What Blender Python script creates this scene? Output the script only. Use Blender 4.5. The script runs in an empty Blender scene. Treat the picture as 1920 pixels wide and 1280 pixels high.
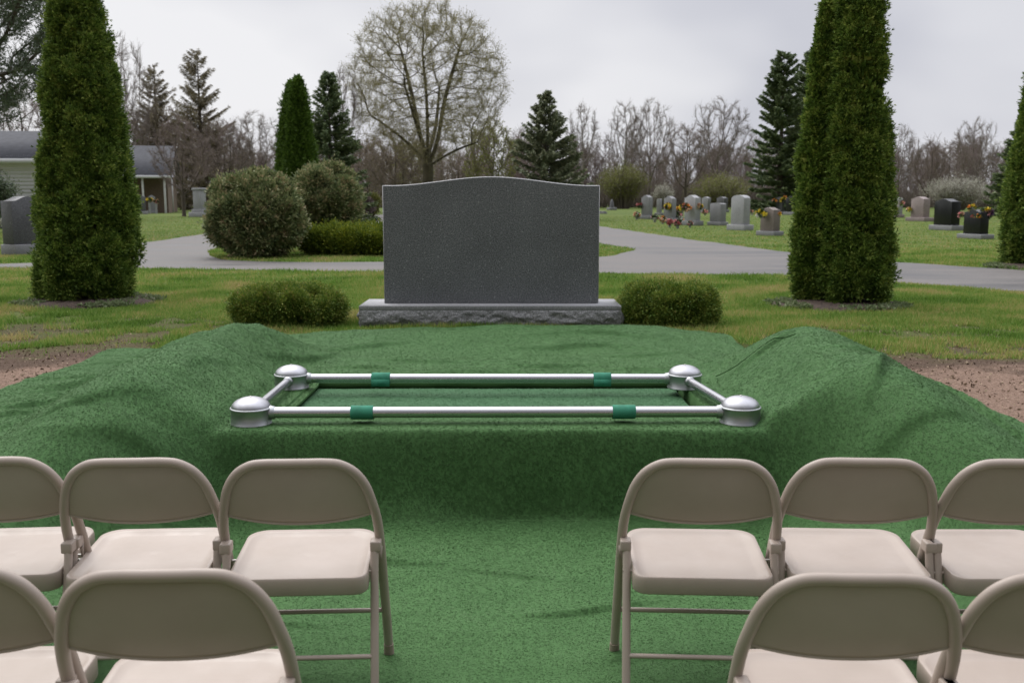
import bpy, math, random
import numpy as np
from mathutils import Vector
C = bpy.context.scene
COL = C.collection
PI = math.pi
R = math.radians

# ------------------------------------------------------------------ camera
FPX = 1867.0; VH = 372.0; HC = 1.07; FLOOR = -0.42
TH = math.atan((640 - VH) / FPX)
cd = bpy.data.cameras.new('camera'); cam = bpy.data.objects.new('camera', cd); COL.objects.link(cam)
cam.location = (0, 0, HC); cam.rotation_euler = (PI / 2 - TH, 0, 0)
cd.sensor_width = 36; cd.lens = 36 * FPX / 1920
cd.clip_start = 0.05; cd.clip_end = 3000
cd.dof.use_dof = True; cd.dof.focus_distance = 4.5; cd.dof.aperture_fstop = 5.6
C.camera = cam

def at(u, v, z=0.0):
    """ground point (plane z) seen at photograph pixel u, v"""
    x = u - 960; yy = 640 - v
    dy = FPX * math.cos(TH) + yy * math.sin(TH); dz = -FPX * math.sin(TH) + yy * math.cos(TH)
    t = (z - HC) / dz
    return (x * t, dy * t)
def px_m(y):           # photograph pixels per metre at distance y (near eye level)
    return FPX / (y * math.cos(TH) + 0.1)
def zat(v, y):         # height seen at row v at distance y
    yy = 640 - v
    dy = FPX * math.cos(TH) + yy * math.sin(TH); dz = -FPX * math.sin(TH) + yy * math.cos(TH)
    return HC + dz * y / dy
def xat(u, y):
    return (u - 960) / px_m(y)

# ------------------------------------------------------------------ world and sun
SUN_EL, SUN_AZ = R(52), R(-25)      # azimuth from +y towards +x
w = bpy.data.worlds.new('World'); C.world = w; w.use_nodes = True
nt = w.node_tree; N = nt.nodes; L = nt.links
N.clear()
out = N.new('ShaderNodeOutputWorld'); bg = N.new('ShaderNodeBackground')
sky = N.new('ShaderNodeTexSky'); sky.sky_type = 'NISHITA'; sky.sun_disc = False
sky.sun_elevation = SUN_EL; sky.sun_rotation = SUN_AZ; sky.air_density = 1; sky.dust_density = 3
tc = N.new('ShaderNodeTexCoord'); sep = N.new('ShaderNodeSeparateXYZ'); L.new(tc.outputs['Generated'], sep.inputs[0])
def wm(op, a, b=None, clamp=False):
    n = N.new('ShaderNodeMath'); n.operation = op; n.use_clamp = clamp
    for i, v in enumerate((a, b)):
        if v is None: continue
        if isinstance(v, (int, float)): n.inputs[i].default_value = v
        else: L.new(v, n.inputs[i])
    return n.outputs[0]
# flat cloud deck: direction projected on a plane overhead
zz = wm('ADD', wm('MAXIMUM', sep.outputs[2], 0.0), 0.42)
cx = wm('DIVIDE', sep.outputs[0], zz); cy = wm('DIVIDE', sep.outputs[1], zz)
cmb = N.new('ShaderNodeCombineXYZ'); L.new(cx, cmb.inputs[0]); L.new(cy, cmb.inputs[1])
n1 = N.new('ShaderNodeTexNoise'); n1.inputs['Scale'].default_value = 1.5; n1.inputs['Detail'].default_value = 3; n1.inputs['Roughness'].default_value = 0.45
L.new(cmb.outputs[0], n1.inputs['Vector'])
mr = N.new('ShaderNodeMapRange'); mr.inputs[1].default_value = 0.38; mr.inputs[2].default_value = 0.62
mr.inputs[3].default_value = 0.0; mr.inputs[4].default_value = 1.0; mr.interpolation_type = 'SMOOTHSTEP'
L.new(n1.outputs[0], mr.inputs[0])
# west side of the deck is thinner and brighter
side = wm('MULTIPLY', sep.outputs[0], -1.1)
k = wm('ADD', wm('MULTIPLY', mr.outputs[0], 0.7), wm('ADD', side, 0.22), True)
mx = N.new('ShaderNodeMix'); mx.data_type = 'RGBA'
mx.inputs[6].default_value = (0.62, 0.63, 0.695, 1); mx.inputs[7].default_value = (0.91, 0.91, 0.935, 1)
L.new(k, mx.inputs[0])
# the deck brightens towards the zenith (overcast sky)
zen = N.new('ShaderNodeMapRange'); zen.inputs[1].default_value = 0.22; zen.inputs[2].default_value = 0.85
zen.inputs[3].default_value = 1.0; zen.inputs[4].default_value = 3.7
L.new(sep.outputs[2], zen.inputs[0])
low = N.new('ShaderNodeMapRange'); low.inputs[1].default_value = -0.10; low.inputs[2].default_value = -0.02
low.inputs[3].default_value = 0.3; low.inputs[4].default_value = 1.0
L.new(sep.outputs[2], low.inputs[0])
# southern sky, behind the camera, dimmed artificially so surfaces facing it stay dark
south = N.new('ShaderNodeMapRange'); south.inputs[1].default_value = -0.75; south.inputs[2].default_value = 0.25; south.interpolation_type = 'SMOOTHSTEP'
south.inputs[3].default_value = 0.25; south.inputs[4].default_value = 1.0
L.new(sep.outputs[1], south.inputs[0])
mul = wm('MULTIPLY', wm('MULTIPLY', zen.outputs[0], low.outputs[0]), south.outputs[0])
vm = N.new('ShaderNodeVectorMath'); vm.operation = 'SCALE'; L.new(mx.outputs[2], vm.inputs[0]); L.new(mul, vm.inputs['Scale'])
vs = N.new('ShaderNodeVectorMath'); vs.operation = 'SCALE'; L.new(sky.outputs[0], vs.inputs[0]); vs.inputs['Scale'].default_value = 0.05
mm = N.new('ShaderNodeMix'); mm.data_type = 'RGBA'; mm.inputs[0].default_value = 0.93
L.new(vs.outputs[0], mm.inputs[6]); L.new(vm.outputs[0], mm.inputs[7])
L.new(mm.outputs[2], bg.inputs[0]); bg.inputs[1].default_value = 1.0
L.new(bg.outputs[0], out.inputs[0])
w.cycles.sampling_method = 'MANUAL'; w.cycles.sample_map_resolution = 512

sd = bpy.data.lights.new('sun', 'SUN'); sd.energy = 1.1; sd.angle = R(30); sd.color = (1, 0.97, 0.93)
sun = bpy.data.objects.new('sun', sd); COL.objects.link(sun)
dv = Vector((math.sin(SUN_AZ) * math.cos(SUN_EL), math.cos(SUN_AZ) * math.cos(SUN_EL), math.sin(SUN_EL)))
sun.rotation_euler = dv.to_track_quat('Z', 'Y').to_euler()

C.view_settings.view_transform = 'Standard'; C.view_settings.look = 'None'
C.view_settings.exposure = 0.0; C.view_settings.gamma = 1.0
C.render.engine = 'CYCLES'
C.cycles.max_bounces = 6; C.cycles.diffuse_bounces = 3; C.cycles.transmission_bounces = 3; C.cycles.glossy_bounces = 3
C.cycles.use_denoising = True

# ------------------------------------------------------------------ helpers
def tag(o, label=None, cat=None, group=None, kind=None):
    if label: o['label'] = label
    if cat: o['category'] = cat
    if group: o['group'] = group
    if kind: o['kind'] = kind
    return o
def empty(name, loc=(0, 0, 0), rz=0.0, label=None, cat=None, group=None):
    o = bpy.data.objects.new(name, None); COL.objects.link(o)
    o.location = loc; o.rotation_euler = (0, 0, rz); o.empty_display_size = 0.2
    return tag(o, label, cat, group)
def copy_tree(o, parent=None):
    c = o.copy(); COL.objects.link(c)
    if parent is not None: c.parent = parent
    for ch in list(o.children): copy_tree(ch, c)
    return c

class MB:
    def __init__(s): s.V = []; s.F = []; s.n = 0
    def add(s, V, F, mi=0):
        V = np.asarray(V, dtype=np.float32).reshape(-1, 3)
        s.V.append(V)
        if isinstance(F, np.ndarray): s.F.append((F.astype(np.int64) + s.n, mi))
        else:
            by = {}
            for f in F: by.setdefault(len(f), []).append(f)
            for k_, fl in by.items(): s.F.append((np.array(fl, dtype=np.int64) + s.n, mi))
        s.n += len(V); return s
    def merge(s, o, M=None, off=(0, 0, 0)):
        for V in [np.concatenate(o.V)]:
            V2 = V if M is None else V @ np.array(M, dtype=np.float32).T
            s.V.append((V2 + np.array(off, dtype=np.float32)).astype(np.float32))
        for F, mi in o.F: s.F.append((F + s.n, mi))
        s.n += o.n; return s
    def box(s, c, d, rz=0.0, mi=0):
        x, y, z = [q / 2 for q in d]
        V = np.array([(a * x, b * y, e * z) for a in (-1, 1) for b in (-1, 1) for e in (-1, 1)])
        cr, sr = math.cos(rz), math.sin(rz)
        V = np.stack([V[:, 0] * cr - V[:, 1] * sr, V[:, 0] * sr + V[:, 1] * cr, V[:, 2]], 1) + np.array(c)
        return s.add(V, [(0, 1, 3, 2), (4, 6, 7, 5), (0, 4, 5, 1), (2, 3, 7, 6), (0, 2, 6, 4), (1, 5, 7, 3)], mi)
    def tube(s, pts, rad, n=10, caps=True, mi=0, flat=1.0):
        P = np.array(pts, dtype=float); m = len(P)
        rad = np.full(m, rad) if np.isscalar(rad) else np.array(rad, dtype=float)
        T = np.gradient(P, axis=0); T /= np.linalg.norm(T, axis=1)[:, None] + 1e-12
        ref = np.array([0, 0, 1.0]) if abs(T[0][2]) < 0.9 else np.array([0, 1.0, 0])
        a = np.cross(T[0], ref); a /= np.linalg.norm(a)
        rings = []
        for i in range(m):
            a = a - T[i] * a.dot(T[i]); a /= np.linalg.norm(a) + 1e-12
            b = np.cross(T[i], a)
            th = np.linspace(0, 2 * PI, n, endpoint=False)
            rings.append(P[i] + rad[i] * (np.cos(th)[:, None] * a + flat * np.sin(th)[:, None] * b))
        V = np.concatenate(rings)
        i = np.arange(m - 1)[:, None] * n; j = np.arange(n)[None, :]; jn = (j + 1) % n
        F = np.stack([i + j, i + jn, i + n + jn, i + n + j], -1).reshape(-1, 4)
        s.add(V, F, mi)
        if caps:
            s.add(rings[0], [tuple(range(n))[::-1]], mi); s.add(rings[-1], [tuple(range(n))], mi)
        return s
    def lathe(s, prof, n=32, c=(0, 0, 0), mi=0):
        th = np.linspace(0, 2 * PI, n, endpoint=False)
        V = np.concatenate([np.stack([r * np.cos(th), r * np.sin(th), np.full(n, z)], 1) for r, z in prof]) + np.array(c)
        m = len(prof)
        i = np.arange(m - 1)[:, None] * n; j = np.arange(n)[None, :]; jn = (j + 1) % n
        s.add(V, np.stack([i + j, i + jn, i + n + jn, i + n + j], -1).reshape(-1, 4), mi)
        return s
    def prism(s, poly, y0, y1, mi=0):
        """polygon in x,z extruded along y"""
        n = len(poly)
        V = [(x, y0, z) for x, z in poly] + [(x, y1, z) for x, z in poly]
        F = [tuple(range(n)), tuple(range(2 * n - 1, n - 1, -1))] + [(i, i + n, (i + 1) % n + n, (i + 1) % n) for i in range(n)]
        return s.add(V, F, mi)
    def build(s, name, mats, parent=None, smooth=False, bevel=0.0, seg=2):
        V = np.concatenate(s.V); me = bpy.data.meshes.new(name)
        me.vertices.add(len(V)); me.vertices.foreach_set('co', V.ravel())
        loops = np.concatenate([F.ravel() for F, _ in s.F])
        tot = np.concatenate([np.full(len(F), F.shape[1]) for F, _ in s.F])
        mi = np.concatenate([np.full(len(F), m_) for F, m_ in s.F])
        start = np.concatenate([[0], np.cumsum(tot)[:-1]])
        me.loops.add(len(loops)); me.loops.foreach_set('vertex_index', loops.astype(np.int32))
        me.polygons.add(len(tot)); me.polygons.foreach_set('loop_start', start.astype(np.int32))
        me.polygons.foreach_set('loop_total', tot.astype(np.int32))
        me.polygons.foreach_set('material_index', mi.astype(np.int32))
        if smooth: me.polygons.foreach_set('use_smooth', np.ones(len(tot), dtype=bool))
        me.update(calc_edges=True)
        for m_ in (mats if isinstance(mats, (list, tuple)) else [mats]): me.materials.append(m_)
        o = bpy.data.objects.new(name, me); COL.objects.link(o)
        if parent is not None: o.parent = parent
        if bevel:
            b = o.modifiers.new('bevel', 'BEVEL'); b.width = bevel; b.segments = seg; b.limit_method = 'ANGLE'; b.angle_limit = R(40)
        return o

def smooth01(a, b, x):
    t = np.clip((x - a) / (b - a), 0, 1); return t * t * (3 - 2 * t)
_rngn = np.random.RandomState(7); _tab = _rngn.rand(256, 256).astype(np.float64)
def vnoise(x, y):
    x = np.asarray(x, dtype=float); y = np.asarray(y, dtype=float)
    xi = np.floor(x).astype(int); yi = np.floor(y).astype(int); fx = x - xi; fy = y - yi
    fx = fx * fx * (3 - 2 * fx); fy = fy * fy * (3 - 2 * fy)
    g = lambda a, b: _tab[a % 256, b % 256]
    return (g(xi, yi) * (1 - fx) + g(xi + 1, yi) * fx) * (1 - fy) + (g(xi, yi + 1) * (1 - fx) + g(xi + 1, yi + 1) * fx) * fy - 0.5
def fbm(x, y, o=3):
    r = 0; a = 1.0
    for i in range(o): r = r + a * vnoise(x * 2 ** i + 17.3 * i, y * 2 ** i + 5.1 * i); a *= 0.5
    return r
def unit(v): return v / (np.linalg.norm(v, axis=-1, keepdims=True) + 1e-9)

# ------------------------------------------------------------------ materials
def new_mat(name):
    m = bpy.data.materials.new(name); m.use_nodes = True
    return m, m.node_tree, m.node_tree.nodes['Principled BSDF']
def ramp(nt, fac, stops, interp='LINEAR'):
    r = nt.nodes.new('ShaderNodeValToRGB'); r.color_ramp.interpolation = interp
    el = r.color_ramp.elements
    while len(el) < len(stops): el.new(0.5)
    for e, (p, c) in zip(el, stops): e.position = p; e.color = (*c, 1)
    nt.links.new(fac, r.inputs[0]); return r.outputs[0]
def noise(nt, scale, detail=4, rough=0.5, vec='Object', stretch=None, dist=0):
    t = nt.nodes.new('ShaderNodeTexCoord'); n = nt.nodes.new('ShaderNodeTexNoise')
    n.inputs['Scale'].default_value = scale; n.inputs['Detail'].default_value = detail; n.inputs['Roughness'].default_value = rough
    n.inputs['Distortion'].default_value = dist
    if stretch:
        mp = nt.nodes.new('ShaderNodeMapping'); mp.inputs['Scale'].default_value = stretch
        nt.links.new(t.outputs[vec], mp.inputs[0]); nt.links.new(mp.outputs[0], n.inputs['Vector'])
    else: nt.links.new(t.outputs[vec], n.inputs['Vector'])
    return n.outputs[0]
def mixc(nt, fac, a, b, mode='MIX'):
    m = nt.nodes.new('ShaderNodeMix'); m.data_type = 'RGBA'; m.blend_type = mode
    for s_, v in ((0, fac), (6, a), (7, b)):
        if isinstance(v, (int, float)): m.inputs[s_].default_value = v
        elif isinstance(v, tuple): m.inputs[s_].default_value = (*v, 1)
        else: nt.links.new(v, m.inputs[s_])
    return m.outputs[2]
def mathn(nt, op, a, b=0.0, clamp=False):
    m = nt.nodes.new('ShaderNodeMath'); m.operation = op; m.use_clamp = clamp
    for i, v in enumerate((a, b)):
        if isinstance(v, (int, float)): m.inputs[i].default_value = v
        else: nt.links.new(v, m.inputs[i])
    return m.outputs[0]
def bump(nt, b, h, strength=0.5, dist=0.01):
    n = nt.nodes.new('ShaderNodeBump'); n.inputs['Strength'].default_value = strength; n.inputs['Distance'].default_value = dist
    nt.links.new(h, n.inputs['Height']); nt.links.new(n.outputs[0], b.inputs['Normal']); return n
def simple(name, col, rough=0.6, metal=0.0, var=0.12, scale=8, bmp=0.0, bscale=60, spec=0.5):
    m, nt, b = new_mat(name)
    c1 = tuple(x * (1 - var) for x in col); c2 = tuple(min(1, x * (1 + var)) for x in col)
    nt.links.new(ramp(nt, noise(nt, scale), [(0.3, c1), (0.7, c2)]), b.inputs['Base Color'])
    b.inputs['Roughness'].default_value = rough; b.inputs['Metallic'].default_value = metal
    b.inputs['Specular IOR Level'].default_value = spec
    if bmp: bump(nt, b, noise(nt, bscale, 6), bmp, 0.01)
    return m
def leaf_mat(name, cols, trans=0.25, clump=3.0, rough=0.6, wi=0.55, sn=False, nc=1.0):
    """foliage: each leaf its own tone out of cols, shifted slowly from clump to clump"""
    m, nt, b = new_mat(name)
    g = nt.nodes.new('ShaderNodeNewGeometry')
    f = mathn(nt, 'ADD', mathn(nt, 'MULTIPLY', g.outputs['Random Per Island'], wi), mathn(nt, 'MULTIPLY', mathn(nt, 'ADD', mathn(nt, 'MULTIPLY', mathn(nt, 'SUBTRACT', noise(nt, clump, 3), 0.5), nc), 0.5), 1.05 - wi), True)
    st = [(0.15 + 0.7 * i / (len(cols) - 1), c) for i, c in enumerate(cols)]
    col = ramp(nt, f, st)
    nt.links.new(col, b.inputs['Base Color']); b.inputs['Roughness'].default_value = rough
    b.inputs['Specular IOR Level'].default_value = 0.25
    if sn:      # short pile takes the slope of the cloth it stands on
        an = nt.nodes.new('ShaderNodeAttribute'); an.attribute_name = 'sheet_normal'; nt.links.new(an.outputs['Vector'], b.inputs['Normal'])
    tr = nt.nodes.new('ShaderNodeBsdfTranslucent'); nt.links.new(col, tr.inputs[0])
    mx_ = nt.nodes.new('ShaderNodeMixShader'); mx_.inputs[0].default_value = trans
    nt.links.new(b.outputs[0], mx_.inputs[1]); nt.links.new(tr.outputs[0], mx_.inputs[2])
    nt.links.new(mx_.outputs[0], nt.nodes['Material Output'].inputs[0])
    return m
def granite(name, dark, light, scale=170, rough=0.35, rockface=False, spec=0.3):
    m, nt, b = new_mat(name)
    n1 = noise(nt, scale, 2, 0.7); n2 = noise(nt, scale * 0.42, 3, 0.6); n3 = noise(nt, 2.2, 3)
    mid = tuple((a + c) / 2 for a, c in zip(dark, light))
    col = ramp(nt, n1, [(0.36, dark), (0.5, mid), (0.66, light)])
    sp = ramp(nt, n2, [(0.60, (0, 0, 0)), (0.68, (1, 1, 1))])
    col = mixc(nt, mathn(nt, 'MULTIPLY', sp, 0.55), col, tuple(min(1, x * 1.7) for x in light))
    col = mixc(nt, 1.0, col, ramp(nt, n3, [(0.3, (0.86, 0.86, 0.86)), (0.7, (1.08, 1.08, 1.08))]), 'MULTIPLY')
    nt.links.new(col, b.inputs['Base Color']); b.inputs['Roughness'].default_value = rough
    b.inputs['Specular IOR Level'].default_value = spec
    if rockface:
        h = mathn(nt, 'ADD', noise(nt, 22, 6, 0.62, dist=0.6), mathn(nt, 'MULTIPLY', noise(nt, 120, 3), 0.25))
        bump(nt, b, h, 0.9, 0.03)
    return m

GR = {}
M = {}
M['granite'] = granite('dark_grey_granite', (0.034, 0.036, 0.040), (0.24, 0.246, 0.256), 125, 0.48)
M['granite_edge'] = granite('granite_sawn_edge', (0.25, 0.25, 0.255), (0.42, 0.42, 0.43), 200, 0.5)
M['granite_rock'] = granite('granite_rock_face', (0.13, 0.13, 0.13), (0.35, 0.35, 0.355), 120, 0.7, True)
M['granite_top'] = granite('granite_base_top', (0.26, 0.26, 0.27), (0.42, 0.42, 0.43), 200, 0.5)
M['stone_grey'] = granite('weathered_grey_granite', (0.17, 0.17, 0.175), (0.30, 0.30, 0.31), 90, 0.6)
M['stone_pale'] = granite('pale_grey_granite', (0.24, 0.24, 0.25), (0.40, 0.40, 0.41), 90, 0.6)
M['stone_pink'] = granite('pinkish_granite', (0.20, 0.16, 0.155), (0.34, 0.28, 0.27), 90, 0.6)
M['stone_black'] = granite('polished_black_granite', (0.010, 0.011, 0.011), (0.022, 0.024, 0.022), 90, 0.25, spec=0.25)
M['stone_dark'] = granite('dark_granite', (0.06, 0.06, 0.065), (0.13, 0.13, 0.135), 90, 0.4)
M['stone_brown'] = granite('brown_granite', (0.13, 0.105, 0.095), (0.26, 0.22, 0.2), 90, 0.6)

# chair paint
def paint():
    m, nt, b = new_mat('beige_enamel_paint')
    t = nt.nodes.new('ShaderNodeTexCoord'); oi = nt.nodes.new('ShaderNodeObjectInfo'); va = nt.nodes.new('ShaderNodeVectorMath'); va.operation = 'MULTIPLY_ADD'
    va.inputs[1].default_value = (1, 1, 1); nt.links.new(t.outputs['Object'], va.inputs[0])
    cb = nt.nodes.new('ShaderNodeCombineXYZ'); rr_ = mathn(nt, 'MULTIPLY', oi.outputs['Random'], 37.0); nt.links.new(rr_, cb.inputs[0]); nt.links.new(rr_, cb.inputs[1]); nt.links.new(cb.outputs[0], va.inputs[2])
    def nz(sc, det, ro, st=(1, 1, 1)):
        mp = nt.nodes.new('ShaderNodeMapping'); mp.inputs['Scale'].default_value = st; nt.links.new(va.outputs[0], mp.inputs[0])
        q = nt.nodes.new('ShaderNodeTexNoise'); q.inputs['Scale'].default_value = sc; q.inputs['Detail'].default_value = det; q.inputs['Roughness'].default_value = ro; nt.links.new(mp.outputs[0], q.inputs['Vector']); return q.outputs[0]
    col = ramp(nt, nz(5, 4, 0.5), [(0.3, (0.338, 0.276, 0.228)), (0.7, (0.382, 0.318, 0.268))])
    col = mixc(nt, 1.0, col, ramp(nt, oi.outputs['Random'], [(0.0, (0.955, 0.955, 0.955)), (1.0, (1.03, 1.03, 1.035))]), 'MULTIPLY')
    chips = ramp(nt, nz(75, 5, 0.75), [(0.695, (0, 0, 0)), (0.72, (1, 1, 1))]); scr = ramp(nt, nz(26, 4, 0.7, (1, 9, 3)), [(0.69, (0, 0, 0)), (0.72, (1, 1, 1))])
    col = mixc(nt, mathn(nt, 'MULTIPLY', chips, 0.45), col, (0.20, 0.145, 0.10)); col = mixc(nt, mathn(nt, 'MULTIPLY', scr, 0.28), col, (0.50, 0.46, 0.42))
    dust = ramp(nt, nz(3.2, 6, 0.7), [(0.45, (0, 0, 0)), (0.75, (1, 1, 1))]); col = mixc(nt, mathn(nt, 'MULTIPLY', dust, 0.22), col, (0.27, 0.235, 0.19))
    nt.links.new(col, b.inputs['Base Color'])
    nt.links.new(ramp(nt, nz(14, 5, 0.6), [(0.3, (0.33,) * 3), (0.7, (0.52,) * 3)]), b.inputs['Roughness'])
    b.inputs['Specular IOR Level'].default_value = 0.5
    bump(nt, b, noise(nt, 420, 2), 0.06, 0.001)
    return m
M['paint'] = paint()
M['cap'] = simple('beige_rubber_cap', (0.30, 0.24, 0.19), 0.7)
M['rivet'] = simple('steel_rivet', (0.5, 0.48, 0.45), 0.4, 0.6)
def metal(name, col, rough, streak):
    m, nt, b = new_mat(name)
    n = noise(nt, 9, 5, 0.6, stretch=streak)
    nt.links.new(ramp(nt, n, [(0.25, tuple(c * 0.86 for c in col)), (0.75, col)]), b.inputs['Base Color'])
    nt.links.new(ramp(nt, noise(nt, 30, 5, 0.7, stretch=streak), [(0.3, (rough * 0.75,) * 3), (0.7, (rough * 1.3,) * 3)]), b.inputs['Roughness'])
    b.inputs['Metallic'].default_value = 1.0
    return m
M['rail'] = metal('polished_steel_rail', (0.54, 0.54, 0.56), 0.27, (0.5, 8, 8))
M['housing'] = metal('satin_steel_housing', (0.42, 0.43, 0.435), 0.42, (1, 1, 12))
M['dome'] = metal('spun_steel_dome', (0.43, 0.43, 0.45), 0.42, (1, 1, 1))
def webbing():
    m, nt, b = new_mat('green_webbing')
    t = nt.nodes.new('ShaderNodeTexCoord'); wv = nt.nodes.new('ShaderNodeTexWave'); wv.inputs['Scale'].default_value = 60
    nt.links.new(t.outputs['Object'], wv.inputs['Vector'])
    nt.links.new(ramp(nt, noise(nt, 25), [(0.3, (0.022, 0.17, 0.10)), (0.7, (0.035, 0.24, 0.145))]), b.inputs['Base Color'])
    b.inputs['Roughness'].default_value = 0.8; bump(nt, b, wv.outputs[0], 0.4, 0.002)
    return m
M['webbing'] = webbing()
def turf_base(name, c1, c2):
    m, nt, b = new_mat(name)
    a = noise(nt, 260, 4, 0.8); d = noise(nt, 5, 4)
    col = ramp(nt, a, [(0.34, tuple(x * 0.85 for x in c1)), (0.5, c1), (0.68, c2)])
    col = mixc(nt, 1.0, col, ramp(nt, d, [(0.3, (0.86, 0.9, 0.86)), (0.7, (1.1, 1.08, 1.1))]), 'MULTIPLY')
    nt.links.new(col, b.inputs['Base Color']); b.inputs['Roughness'].default_value = 0.85
    b.inputs['Specular IOR Level'].default_value = 0.2
    bump(nt, b, mathn(nt, 'ADD', a, mathn(nt, 'MULTIPLY', noise(nt, 70, 3), 0.3)), 0.25, 0.006)
    return m
M['turf'] = turf_base('artificial_turf', (0.058, 0.133, 0.042), (0.068, 0.148, 0.050))
M['turf_pile'] = leaf_mat('artificial_turf_pile', [(0.041, 0.099, 0.029), (0.056, 0.128, 0.039), (0.071, 0.151, 0.050), (0.096, 0.183, 0.070)], 0.06, 4.0, 0.75, 0.26, True)
M['cover_pile'] = leaf_mat('cover_pile', [(0.046, 0.120, 0.052), (0.066, 0.155, 0.070), (0.088, 0.188, 0.092)], 0.05, 4.0, 0.75, 0.34, True)
M['turf_dark'] = turf_base('cover_cloth', (0.05, 0.130, 0.058), (0.08, 0.175, 0.08))
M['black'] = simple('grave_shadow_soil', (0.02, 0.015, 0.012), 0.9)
M['steel_dark'] = simple('black_steel', (0.02, 0.02, 0.02), 0.5)

ROADS = []
def ground_mat():
    m, nt, b = new_mat('lawn')
    t = nt.nodes.new('ShaderNodeTexCoord'); se = nt.nodes.new('ShaderNodeSeparateXYZ'); nt.links.new(t.outputs['Object'], se.inputs[0])
    fine = noise(nt, 38, 6, 0.75); mid = noise(nt, 2.3, 5, 0.6); big = noise(nt, 0.18, 3)
    st = noise(nt, 0.9, 4, 0.6, stretch=(0.35, 1, 1))
    g = ramp(nt, fine, [(0.28, (0.058, 0.085, 0.020)), (0.5, (0.104, 0.142, 0.040)), (0.74, (0.16, 0.20, 0.07))])
    g = mixc(nt, 1.0, g, ramp(nt, big, [(0.3, (0.9, 0.95, 0.9)), (0.7, (1.15, 1.08, 1.0))]), 'MULTIPLY')
    g = mixc(nt, 1.0, g, ramp(nt, st, [(0.3, (0.66, 0.76, 0.7)), (0.7, (1.22, 1.12, 1.15))]), 'MULTIPLY')
    straw = ramp(nt, mid, [(0.56, (0, 0, 0)), (0.72, (1, 1, 1))])
    g = mixc(nt, mathn(nt, 'MULTIPLY', straw, 0.5), g, (0.17, 0.145, 0.05))
    # worn lawn and bare soil beside the turf carpets
    def band(sock, a, c, inv=False):
        r_ = nt.nodes.new('ShaderNodeMapRange'); r_.interpolation_type = 'SMOOTHSTEP'
        r_.inputs[1].default_value = a; r_.inputs[2].default_value = c
        r_.inputs[3].default_value = 1.0 if inv else 0.0; r_.inputs[4].default_value = 0.0 if inv else 1.0
        nt.links.new(sock, r_.inputs[0]); return r_.outputs[0]
    X, Y = se.outputs[0], se.outputs[1]
    wob = mathn(nt, 'MULTIPLY', mathn(nt, 'SUBTRACT', noise(nt, 1.6, 5, 0.65), 0.5), 2.2)
    yl = mathn(nt, 'ADD', Y, wob)
    soilL = mathn(nt, 'MULTIPLY', band(yl, 6.75, 7.15, True), band(X, -2.7, -2.4, True))
    soilR = mathn(nt, 'MULTIPLY', band(yl, 6.45, 6.9, True), band(X, 2.0, 2.3))
    soil = mathn(nt, 'MAXIMUM', soilL, soilR)
    wornL = mathn(nt, 'MULTIPLY', mathn(nt, 'MULTIPLY', band(yl, 7.6, 10.0, True), band(X, -2.0, -2.8, True) if False else band(X, -2.8, -1.6, True)), 1.0)
    wornR = mathn(nt, 'MULTIPLY', band(yl, 7.2, 9.0, True), band(X, 1.3, 2.3))
    worn = mathn(nt, 'MAXIMUM', wornL, wornR)
    patch = ramp(nt, noise(nt, 5, 5, 0.7), [(0.30, (0, 0, 0)), (0.52, (1, 1, 1))])
    g = mixc(nt, mathn(nt, 'MULTIPLY', mathn(nt, 'MULTIPLY', worn, patch), 0.9), g, ramp(nt, noise(nt, 50, 4, 0.7), [(0.35, (0.055, 0.042, 0.026)), (0.65, (0.15, 0.118, 0.07))]))
    s1 = ramp(nt, noise(nt, 45, 7, 0.75), [(0.30, (0.10, 0.064, 0.044)), (0.5, (0.25, 0.168, 0.125)), (0.7, (0.38, 0.275, 0.215))])
    # damp dark rim of turned soil
    rim = mathn(nt, 'MULTIPLY', band(yl, 6.0, 6.5), 0.75)
    s1 = mixc(nt, rim, s1, ramp(nt, noise(nt, 60, 5, 0.7), [(0.35, (0.025, 0.016, 0.011)), (0.65, (0.10, 0.07, 0.05))]))
    g = mixc(nt, soil, g, s1)
    nt.links.new(g, b.inputs['Base Color']); b.inputs['Roughness'].default_value = 0.95
    b.inputs['Specular IOR Level'].default_value = 0.1
    bump(nt, b, mathn(nt, 'ADD', fine, mathn(nt, 'MULTIPLY', noise(nt, 12, 4), 1.2)), 0.7, 0.04)
    return m
M['lawn'] = ground_mat()
def asphalt():
    m, nt, b = new_mat('damp_asphalt')
    n = noise(nt, 60, 6, 0.85); p = noise(nt, 0.55, 5, 0.62, stretch=(0.45, 1.6, 1), dist=0.4)
    col = ramp(nt, n, [(0.3, (0.070, 0.064, 0.059)), (0.7, (0.142, 0.131, 0.121))])
    col = mixc(nt, 1.0, col, ramp(nt, p, [(0.40, (0.45, 0.45, 0.46)), (0.47, (0.8, 0.8, 0.8)), (0.58, (1.22, 1.2, 1.2))]), 'MULTIPLY')
    nt.links.new(col, b.inputs['Base Color'])
    nt.links.new(ramp(nt, p, [(0.35, (0.5,) * 3), (0.6, (0.8,) * 3)]), b.inputs['Roughness'])
    bump(nt, b, n, 0.4, 0.006); return m
M['asphalt'] = asphalt()
M['mulch'] = simple('dark_mulch', (0.055, 0.036, 0.026), 0.95, var=0.6, scale=40, bmp=1.0, bscale=40)
M['grass'] = leaf_mat('grass_blades', [(0.065, 0.127, 0.014), (0.124, 0.234, 0.032), (0.190, 0.315, 0.059), (0.350, 0.349, 0.102), (0.466, 0.361, 0.174)], 0.3, 1.1, 0.6, 0.40, nc=2.0)
M['arbor'] = leaf_mat('arborvitae_sprays', [(0.039, 0.071, 0.014), (0.084, 0.149, 0.025), (0.173, 0.256, 0.044), (0.377, 0.437, 0.104)], 0.2, 9.0, 0.6, 0.42, nc=1.7)
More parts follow.
